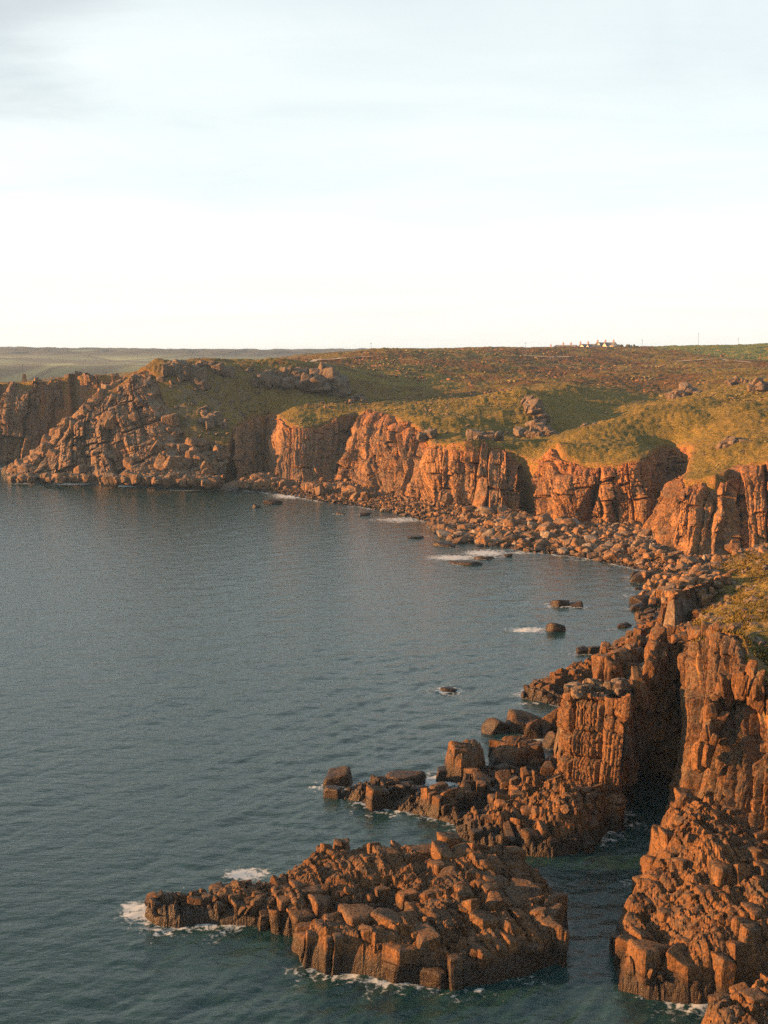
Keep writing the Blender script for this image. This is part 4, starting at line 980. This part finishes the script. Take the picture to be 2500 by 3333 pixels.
outcrop(1905, 1398, 420, 70, 20, 10, 'little line of white stones at the edge of the shaded hollow', seed=10, bs=0.7)
outcrop(2235, 1265, 540, 90, 60, 30, 'crag on the far rim of the shaded hollow', seed=11, bs=1.8)
outcrop(2400, 1240, 560, 60, 30, 14, 'small crag on the right-hand moor skyline', seed=12, bs=1.1)
outcrop(2380, 1455, 345, 90, 50, 14, 'group of split slabs on the right grassy spur', seed=13, bs=0.9)
outcrop(2475, 1285, 440, 60, 70, 18, 'rocks at the right edge high on the grassy spur', seed=14, bs=1.0)
outcrop(1400, 1420, 425, 60, 40, 12, 'dark knob of rock at the lip of the sunlit cliff', seed=15, bs=1.0)
outcrop(1570, 1440, 406, 130, 40, 30, 'row of grey knuckles along the lip of the sunlit cliff', seed=16, bs=1.2)

def scatter(name, n, box, Drange, smin, smax, mat, label, seed, lift=0.15):
    r = np.random.default_rng(seed); items = []
    px, D = r.uniform(box[0], box[1], n * 3), r.uniform(*Drange, n * 3)
    xy = np.stack([(px - 1250) / FPX * D, D], 1); xy = xy[poly_dist(xy, land_poly) > 0.8][:n]; zl = land_z(xy)
    for (x, y), z in zip(xy, zl):
        s = smin + (smax - smin) * r.random() ** 3
        items.append(((x, y, z + s * lift), (s * 1.3, s, s * .8), (r.normal(0, .25), r.normal(0, .25), r.uniform(0, 6))))
    V, F = join_rocks(items, SM); obj(name, mesh_from(name, V, F, False), M[mat], kind='stuff', label=label)
scatter('slope_stones', 420, (560, 860), (500, 556), .5, 2.4, 'grey', 'grey stones strewn over the dark headland slope', 5)
scatter('slope_stones', 520, (1350, 2500), (330, 520), .4, 1.6, 'grey', 'small stones dotted over the grassy spurs', 6)
scatter('slope_stones', 420, (850, 1200), (512, 570), .4, 1.6, 'grey', 'small stones dotted over the slope round the square tor', 7)
scatter('slope_stones', 650, (2220, 2560), (125, 250), .2, 1.5, 'grey', 'stones strewn over the near grassy slope', 8)

def heath(n, box, Drange, smin, smax, mat, label, seed, thr=0.0):
    r = np.random.default_rng(seed); items = []
    px, D = r.uniform(box[0], box[1], n * 4), Drange[0] * (Drange[1] / Drange[0]) ** r.random(n * 4)
    xy = np.stack([(px - 1250) / FPX * D, D], 1); pt = fbm(np.concatenate([xy / np.array([22, 30]), np.zeros((len(xy), 1))], 1), seed, 3)
    xy = xy[(poly_dist(xy, land_poly) > 1.0) & (pt > thr)][:n]; zl = land_z(xy)
    for (x, y), z in zip(xy, zl):
        s = r.uniform(smin, smax)
        items.append(((x, y, z + s * .12), (s * r.uniform(1.0, 2.0), s, s * r.uniform(.4, .7)), (r.normal(0, .15), r.normal(0, .15), r.uniform(0, 6))))
    V, F = join_rocks(items, SM); obj('heath', mesh_from('heath', V, F, False), M[mat], kind='stuff', label=label)
heath(650, (820, 2560), (540, 1050), .8, 2.2, 'gorse', 'dark gorse and heather clumps over the moor', 41, 0.05)
heath(600, (820, 2560), (540, 1050), .8, 2.2, 'heather', 'russet heather clumps over the moor', 42, 0.15)
heath(1500, (560, 2560), (330, 560), .4, 1.1, 'gorse', 'low scrub dotted over the cliff-top slopes', 43, -0.05)
def edge_blocks(name, pts, n, smin, smax, mat, label, seed, cat='rocks', tall=1.0, spread=1.0, kind='mix'):
    """a row of separate blocks along a line of 3-D points"""
    r = np.random.default_rng(seed); pts = np.array(pts); c = pts.mean(0)
    root = empty(name, c, label=label, cat=cat)
    s = np.concatenate([[0], np.cumsum(np.linalg.norm(np.diff(pts, axis=0), axis=1))])
    for i in range(n):
        t = r.uniform(0, s[-1]); q = np.array([np.interp(t, s, pts[:, a]) for a in range(3)])
        k = r.uniform(smin, smax); sz = (k * r.uniform(.8, 1.2), k * r.uniform(.8, 1.3), k * r.uniform(.8, 1.2) * tall)
        place('block', 'block' if kind == 'block' or r.random() < .6 else 'boulder', M[mat], q + np.array([r.normal(0, spread), r.normal(0, spread), sz[2] * r.uniform(0.0, .25)]), sz, (r.normal(0, .15), r.normal(0, .15), r.uniform(-.6, .6)), root, c)
    return root
edge_blocks('rock_pile', [P(1835, 2255, 134), P(1950, 2235, 137), P(2040, 2245, 135)], 30, .7, 1.5, 'grey', 'loose cap stones along the top of the square pillar', 61, spread=.7)
edge_blocks('rock_pile', [P(1960, 2210, 142), P(2030, 2170, 147), P(2120, 2130, 152)], 40, 1.0, 2.4, 'cliff_near', 'upright leaning blocks along the crest of the fin', 62, tall=1.6, spread=.9)
edge_blocks('rock_pile', [P(2205, 2100, 147), P(2215, 2096, 147)], 2, 1.7, 2.0, 'cliff_near', 'perched boulder on the inner end of the fin', 63, spread=.2)
edge_blocks('rock_pile', [P(2205, 2085, 160), P(2230, 2060, 160), P(2290, 2070, 138), P(2360, 2055, 130), P(2420, 2060, 126)], 60, .5, 1.6, 'cliff_near', 'lichen-covered stones along the lip of the near wall', 64, spread=.6)
edge_blocks('rock_pile', [P(2180, 1945, 192), P(2250, 1905, 196), P(2320, 1880, 208), P(2400, 1840, 225), P(2490, 1800, 240)], 150, 0.7, 2.0, 'beach', 'tumbled boulders climbing behind the stack', 65, spread=2.2)
edge_blocks('rock_pile', [S(2130, 1990, 1), S(2125, 2060, 1), S(2060, 2110, 1.2), S(2000, 2160, 1.2)], 80, 0.8, 2.4, 'shore', 'shoreline boulders between the stack and the jagged spit', 66, spread=1.6)
edge_blocks('rock_pile', [S(2160, 1880, 1), S(2200, 1870, 1.5), S(2190, 1930, 1.5), S(2160, 1960, 1)], 120, 0.6, 1.8, 'beach', 'jumble of wet boulders at the inner corner of the bay', 67, spread=2.6)
edge_blocks('rock_pile', [P(2290, 2480, 113.5), P(2330, 2300, 119), P(2385, 2230, 119), P(2450, 2250, 116), P(2490, 2280, 114)], 34, .5, 1.1, 'cliff_near', 'orange lichened knobs on the ribs of the near wall', 68, tall=3.4, spread=.4, kind='block')
edge_blocks('rock_pile', [P(2080, 2255, 137.5), P(2125, 2200, 141), P(2160, 2120, 144)], 18, 1.0, 1.9, 'cliff_near', 'tall upright slabs along the inlet side of the fin', 72, tall=2.4, spread=.5, kind='block')
edge_blocks('rock_pile', [S(790, 1585, 1.5), S(850, 1560, 2.5), S(895, 1580, 2)], 40, 1.5, 4.2, 'beach', 'heap of boulders in the mouth of the first cove', 69, spread=2.0)
edge_blocks('rock_pile', [S(1010, 1590, 1), S(1070, 1600, 1.5), S(1130, 1600, 2), S(1180, 1615, 2)], 60, 1.5, 4.5, 'beach', 'big angular blocks at the foot of the sunlit cliff', 70, spread=2.5)
edge_blocks('rock_pile', [S(60, 1560, 1), S(250, 1560, 3), S(450, 1560, 4), S(600, 1570, 4), S(720, 1570, 3)], 90, 1.2, 4.5, 'headland', 'great slabs along the waterline of the headland', 71, spread=3.5)
# tufts on the near slope
rt = np.random.default_rng(12); tv, tf = [], []
px_ = rt.uniform(2210, 2600, 16000); D_ = rt.uniform(118, 245, 16000)
xy_ = np.stack([(px_ - 1250) / FPX * D_, D_], 1); ok_ = poly_dist(xy_, land_poly) > 0.4; xy_ = xy_[ok_]; zt_ = land_z(xy_)
cl_ = fbm(np.concatenate([xy_ / 2.5, np.zeros((len(xy_), 1))], 1), 77, 2)
for (x, y), z, c_ in zip(xy_, zt_, cl_):
    if c_ < -0.1: continue
    for k in range(4):
        a = rt.uniform(0, 6.28); h = rt.uniform(.25, .6); w = rt.uniform(.06, .13); d = rt.uniform(0, .2); n = len(tv)
        bx, by = x + math.cos(a) * d, y + math.sin(a) * d
        tv += [(bx - math.sin(a) * w, by + math.cos(a) * w, z + .05), (bx + math.sin(a) * w, by - math.cos(a) * w, z + .05), (bx + math.cos(a) * h * .6, by + math.sin(a) * h * .6, z + .1 + h)]; tf.append((n, n + 1, n + 2))
obj('grass', mesh_from('grass', tv, tf, False), M['turf'], kind='stuff', label='tufted grass on the near slope above the inlet')

edge_blocks('rock_pile', [P(400, 1250, 545), P(330, 1300, 531), P(235, 1380, 522), P(160, 1465, 516), P(95, 1522, 508)], 75, 1.4, 4.6, 'headland', 'broken blocks along the seaward crest of the headland ridge', 73, tall=1.3, spread=1.3, kind='block')
# daymark on the farthest point
c = P(80, 1246, 596)
mk = empty('daymark', c, label='tiny stone cairn with a thin mast on the farthest rocky point', cat='daymark')
m = MB(); m.add([(-1.1, -1.1, -1.5), (1.1, -1.1, -1.5), (1.1, 1.1, -1.5), (-1.1, 1.1, -1.5), (-.6, -.6, 4.2), (.6, -.6, 4.2), (.6, .6, 4.2), (-.6, .6, 4.2)], [(3, 2, 1, 0), (4, 5, 6, 7), (0, 1, 5, 4), (1, 2, 6, 5), (2, 3, 7, 6), (3, 0, 4, 7)])
m.build('cairn', M['beach'], mk)
m = MB(); m.box(-.75, -.6, -.08, .08, 0, 9); m.build('mast', M['wood'], mk)

# ---------------------------------------------------------------- houses on the skyline
HD = 1080.0
def house(px0, px1, base_py, wall_h, roof_h, gables, chims, label, mat='render', depth=9.0, dD=0):
    a, b = P(px0, base_py, HD + dD), P(px1, base_py, HD + dD)
    cx, w = (a[0] + b[0]) / 2, b[0] - a[0]
    gz = a[2] - 1.5
    root = empty('house', (cx, HD + dD, gz), label=label, cat='house'); root.rotation_euler = (0, 0, -0.55)
    h = wall_h + 1.5
    m = MB(); m.box(-w / 2, w / 2, 0, depth, 0, h)
    m.add([(-w / 2, 0, h), (-w / 2, depth, h), (-w / 2, depth / 2, h + roof_h - .25)], [(0, 1, 2)]); m.add([(w / 2, 0, h), (w / 2, depth, h), (w / 2, depth / 2, h + roof_h - .25)], [(2, 1, 0)])
    m.build('wall', M[mat], root)
    m = MB(); o = .4
    m.add([(-w / 2 - o, -o, h - .2), (w / 2 + o, -o, h - .2), (w / 2 + o, depth / 2, h + roof_h), (-w / 2 - o, depth / 2, h + roof_h), (-w / 2 - o, depth + o, h - .2), (w / 2 + o, depth + o, h - .2)], [(0, 1, 2, 3), (3, 2, 5, 4)])
    m.build('roof', M['slate'], root)
    for g0, g1, gh in gables:
        x0, x1 = P(g0, base_py, HD + dD)[0] - cx, P(g1, base_py, HD + dD)[0] - cx; xm = (x0 + x1) / 2
        m = MB(); y0, y1 = -1.6, depth / 2
        zt = h + gh; zb = h - 1.2
        m.add([(x0, y0, 0), (x1, y0, 0), (x1, y0, zb), (xm, y0, zt), (x0, y0, zb), (x0, y1, 0), (x1, y1, 0), (x1, y1, zb), (xm, y1, zt), (x0, y1, zb)], [(0, 1, 2, 3, 4), (0, 4, 9, 5), (1, 6, 7, 2)])
        gab = m.build('gable', M['render'], root)
        m = MB(); m.add([(x0 - .3, y0 - .3, zb - .2), (xm, y0 - .3, zt + .25), (xm, y1, zt + .25), (x0 - .3, y1, zb - .2), (x1 + .3, y0 - .3, zb - .2), (x1 + .3, y1, zb - .2)], [(0, 1, 2, 3), (1, 4, 5, 2)])
        m.build('gable_roof', M['slate'], gab)
        m = MB(); m.box(xm - .5, xm + .5, y0 - .05, y0 - .01, h - 2.2, h - .9); m.build('window', M['glass'], gab)
    for cpx in chims:
        x = P(cpx, base_py, HD + dD)[0] - cx
        m = MB(); m.box(x - .55, x + .55, depth / 2 - .5, depth / 2 + .5, h + roof_h - 1.2, h + roof_h + 1.9); m.box(x - .7, x + .7, depth / 2 - .65, depth / 2 + .65, h + roof_h + 1.5, h + roof_h + 1.75)
        ch = m.build('chimney', M['chimney'], root)
        m = MB(); m.box(x - .2, x + .2, depth / 2 - .2, depth / 2 + .2, h + roof_h + 1.9, h + roof_h + 2.6); m.build('chimney_pot', M['chimney'], ch)
house(1880, 1932, 1133, 1.2, 2.4, [(1882, 1907, 2.0), (1907, 1922, 1.9)], [1881, 1908], 'left of two cream twin-gabled houses on the skyline')
house(1934, 1998, 1132, 2.0, 2.8, [(1938, 1960, 2.4), (1960, 1978, 2.3)], [1937, 1964, 1992], 'right of two cream twin-gabled houses, the taller, on the skyline')
house(1800, 1872, 1133, 0.8, 2.0, [], [1826, 1853], 'long low grey house left of the gabled pair', 'stonewall', dD=25)
house(1756, 1796, 1134, 0.2, 1.2, [], [1787], 'lowest grey roof at the left end of the skyline houses', 'stonewall', dD=30)
house(1999, 2008, 1132, 1.8, 1.2, [], [], 'small lean-to at the right end of the skyline houses', 'stonewall', dD=4)

# shrubs beside the houses
def shrub(px, py, D, w, h, label, seed):
    r = np.random.default_rng(seed); c = P(px, py, D); c[2] -= .8
    root = empty('shrub', c, label=label, cat='shrub')
    V, F = [], []
    n = 420
    for i in range(n):
        v = r.normal(0, 1, 3); v /= np.linalg.norm(v); v *= r.uniform(.55, 1.0) * (1 + .25 * math.sin(5 * v[0] + seed) + .2 * math.sin(7 * v[2] + 2 * seed))
        p = np.array([v[0] * w / 2, v[1] * w / 2, h * .5 + v[2] * h * .55 + .4])
        a, b = r.normal(0, 1, 3), r.normal(0, 1, 3); a *= .42 / np.linalg.norm(a); b *= .42 / np.linalg.norm(b)
        k = len(V); V += [p - a - b, p + a - b, p + a + b, p - a + b]; F.append((k, k + 1, k + 2, k + 3))
    obj('crown', mesh_from('crown', V, F, False), M['leaf'], root)
    m = MB()
    for k in range(4):
        x = (k - 1.5) * w * .12; m.box(x - .09, x + .09, -.09, .09, -.4, h * .6)
    m.build('trunk', M['wood'], root)
shrub(2022, 1137, 1060, 5, 3.6, 'small dark shrub closest to the houses', 1)
shrub(2045, 1138, 1055, 6.5, 4.6, 'dark shrub in the middle of the skyline row', 2)
shrub(2066, 1139, 1050, 6, 4.4, 'dark shrub at the field end of the skyline row', 3)

def pole(px, py, D, h, label):
    c = P(px, py, D); c[2] -= 1
    root = empty('utility_pole', c, label=label, cat='pole')
    m = MB(); m.box(-.08, .08, -.08, .08, 0, h + 1); m.build('post', M['wood'], root)
    m = MB(); m.box(-.9, .9, -.06, .06, h + .3, h + .45); m.build('crossarm', M['wood'], root)
pole(1208, 1143, 860, 6, 'thin pole on the skyline left of the houses')
pole(1710, 1133, 1040, 5, 'faint pole just left of the grey roofs')
pole(2090, 1135, 1060, 8, 'faint pole right of the skyline shrubs')
pole(2273, 1130, 1150, 13, 'tallest pole over the green field')
pole(2403, 1128, 1160, 8, 'thin pole at the right end of the green field')

# path over the moor
def path_strip(pts, w, label):
    V = []
    pp = np.array([P(*q)[:2] for q in pts]); s = np.concatenate([[0], np.cumsum(np.linalg.norm(np.diff(pp, axis=0), axis=1))])
    u = np.arange(0, s[-1], 2.0); q = np.stack([np.interp(u, s, pp[:, i]) for i in range(2)], 1)
    q += np.stack([fbm(np.stack([u / 18, u * 0, u * 0], 1), 5, 2), fbm(np.stack([u / 18, u * 0 + 9, u * 0], 1), 6, 2)], 1) * 2
    t = np.gradient(q, axis=0); t /= np.linalg.norm(t, axis=1)[:, None]; n = np.stack([t[:, 1], -t[:, 0]], 1)
    rows = [q + n * w * k for k in (-1, -.33, .33, 1)]
    V = np.concatenate([np.concatenate([x, (land_z(x) + 0.75)[:, None]], 1) for x in rows])
    obj('path', mesh_from('path', V, grid_faces(4, len(u))), M['path'], kind='structure', label=label)
path_strip([(880, 1173, 640), (980, 1178, 660), (1120, 1165, 735), (1250, 1162, 750)], 1.6, 'pale trodden path over the headland moor')
path_strip([(1700, 1167, 860), (1780, 1168, 855), (1850, 1166, 865)], 2.0, 'short pale path on the moor below the houses')
path_strip([(2200, 1175, 835), (2330, 1170, 850), (2450, 1180, 800)], 1.6, 'pale track along the lower edge of the green field')

# ---------------------------------------------------------------- far hills
def build_hills():
    az = np.linspace(R(-40), R(40), 520); rr = np.linspace(1450, 4200, 110)
    Aa, Rr = np.meshgrid(az, rr); xy = np.stack([np.sin(Aa) * Rr, np.cos(Aa) * Rr], -1).reshape(-1, 2)
    Rv, Av = Rr.ravel(), Aa.ravel()
    top = 66 + 3.0 * smooth(R(-14), R(-17), Av) + 2.5 * np.sin(Av * 23 + 1) * 0.6
    z = -4 + (40 + 4) * smooth(1450, 1750, Rv) + (top - 40) * smooth(1750, 3300, Rv)
    p3 = np.concatenate([xy, np.zeros((len(xy), 1))], 1)
    z = z + fbm(p3 / 420, 12, 3) * 5 * smooth(1500, 2000, Rv) * smooth(3300, 2600, Rv)
    wood = smooth(2200, 2500, Rv) * smooth(-.5, .1, fbm(p3 / 300, 15, 3) + 0.5) + smooth(0.35, .5, fbm(p3 / 160, 16, 3)) * 0.8
    wood = np.clip(wood + smooth(1900, 1600, Rv) * .6, 0, 1)
    z = z + wood * (3.0 + 3.5 * vnoise(p3 / 28, 44)) * smooth(2300, 2600, Rv)
    V = np.concatenate([xy, z[:, None]], 1)
    obj('hills', mesh_from('hills', V, grid_faces(len(rr), len(az)), True, {'wood': wood}), M['hills'], kind='structure', label='hazy far hills with fields and a line of trees')
build_hills()

# ---------------------------------------------------------------- sea
def build_sea():
    az = np.concatenate([np.linspace(R(-80), R(-19), 60)[:-1], np.linspace(R(-19), R(19), 620), np.linspace(R(19), R(80), 60)[1:]])
    rr = np.concatenate([np.exp(np.linspace(math.log(45), math.log(620), 640)), np.exp(np.linspace(math.log(626), math.log(9000), 60))])
    Aa, Rr = np.meshgrid(az, rr); xy = np.stack([np.sin(Aa) * Rr, np.cos(Aa) * Rr], -1).reshape(-1, 2)
    Rv = Rr.ravel()
    r = np.random.default_rng(4)
    z = np.zeros(len(xy))
    for k in range(64):
        lam = 0.9 * (11.0 / 0.9) ** (k / 63.0) * r.uniform(.9, 1.1)
        th = r.normal(R(-62), R(34)); amp = 0.0070 * lam ** 0.40
        kx, ky = math.cos(th) * 2 * math.pi / lam, math.sin(th) * 2 * math.pi / lam
        nv = int(np.searchsorted(rr, lam / 0.0040)) * len(az)
        ph = (kx * xy[:nv, 0] + ky * xy[:nv, 1] + r.uniform(0, 6.28)).astype(np.float32); sn = np.sin(ph)
        z[:nv] += amp * (sn + 0.25 * (1 - 2 * sn * sn)) * np.clip((lam / (Rv[:nv] * 0.0040)) - 1, 0, 1)
    calm = 0.55 + 0.45 * smooth(420, 120, xy[:, 1])
    gust = 0.75 + 0.45 * fbm(np.stack([xy[:, 0] / 30, xy[:, 1] / 60, xy[:, 0] * 0], 1), 8, 3)
    z *= calm * gust
    foam = np.zeros(len(xy)); sel = Rv < 620
    q = xy[sel]; f = np.zeros(len(q))
    for wl_ in WATERLINES:
        if isinstance(wl_, tuple): d = poly_dist(q, wl_[1], False)
        else: d = np.abs(poly_dist(q, wl_))
        f = np.maximum(f, np.exp(-d / 2.8) * 0.64)
    for L in (A, B, C[3:6], Dd[:2]):
        ft = np.array([s for s in feet(L)])[:, :2]
        f = np.maximum(f, np.exp(-poly_dist(q, ft, False) / 1.4) * 0.6)
    patch = fbm(np.concatenate([q, np.zeros((len(q), 1))], 1) / 9.0, 33, 3)
    f = f * smooth(-0.7, 0.5, patch) * 1.15
    for px, py, wx, wy, a in [(800, 2845, 90, 26, .95), (560, 2905, 60, 12, .6), (440, 2965, 75, 40, .95), (500, 3040, 60, 12, .5), (960, 1612, 90, 14, 1.1), (880, 1600, 50, 8, .6), (1070, 1625, 50, 8, .7), (1480, 1815, 110, 12, .95), (1580, 1800, 90, 14, 1.0), (1370, 1745, 60, 5, .55), (1300, 1692, 110, 12, .8), (1720, 2050, 80, 14, .95), (1760, 2400, 70, 22, .85), (1640, 2420, 60, 15, .5),
                          (1440, 2545, 75, 45, 1.0), (1050, 2560, 60, 22, .7), (1460, 2590, 60, 25, .7), (1720, 2290, 40, 8, .8), (1900, 1985, 60, 8, .3), (2050, 1940, 80, 12, .55), (2150, 1925, 40, 14, .6), (1140, 2210, 30, 4, .1), (1455, 2252, 40, 6, .6), (2060, 2880, 60, 25, .5), (2180, 2690, 30, 15, .5), (1900, 2860, 90, 20, .35), (1560, 3222, 30, 8, .9), (1010, 3062, 40, 10, .5), (90, 1572, 60, 5, .9), (230, 1575, 80, 5, .8), (400, 1582, 60, 4, .8), (600, 1596, 80, 4, .6), (30, 1525, 60, 6, .7), (1700, 1800, 80, 6, .7), (1900, 1822, 100, 5, .6), (2000, 1840, 50, 6, .6), (1200, 2655, 40, 8, .7), (1460, 2690, 50, 15, .5), (720, 2960, 60, 8, .4)]:
        c = S(px, py)[:2]; cx = S(px + wx, py)[:2]; cy = S(px, py + wy)[:2]
        sx, sy = np.linalg.norm(cx - c), np.linalg.norm(cy - c)
        f = np.maximum(f, a * np.exp(-((q[:, 0] - c[0]) / sx) ** 2 - ((q[:, 1] - c[1]) / sy) ** 2))
    foam[sel] = f
    V = np.concatenate([xy, z[:, None]], 1)
    obj('sea', mesh_from('sea', V, grid_faces(len(rr), len(az)), True, {'foam': foam}), M['sea'], kind='structure', label='dark rippled sea filling the bay')
build_sea()

# ---------------------------------------------------------------- air
bm = bmesh.new(); bmesh.ops.create_cube(bm, size=1.0)
me = bpy.data.meshes.new('haze'); bm.to_mesh(me); bm.free()
hz = bpy.data.objects.new('haze', me); COL.objects.link(hz); hz['kind'] = 'stuff'
hz.scale = (19000, 19000, 92); hz.location = (0, 0, 92 / 2 - 8)
hm = bpy.data.materials.new('haze'); hm.use_nodes = True; hm.node_tree.nodes.clear()
ho = hm.node_tree.nodes.new('ShaderNodeOutputMaterial'); pv = hm.node_tree.nodes.new('ShaderNodeVolumePrincipled')
pv.inputs['Color'].default_value = (0.40, 0.66, 1.0, 1); pv.inputs['Density'].default_value = 0.00009; pv.inputs['Anisotropy'].default_value = 0.2
hm.node_tree.links.new(pv.outputs[0], ho.inputs['Volume'])
me.materials.append(hm)
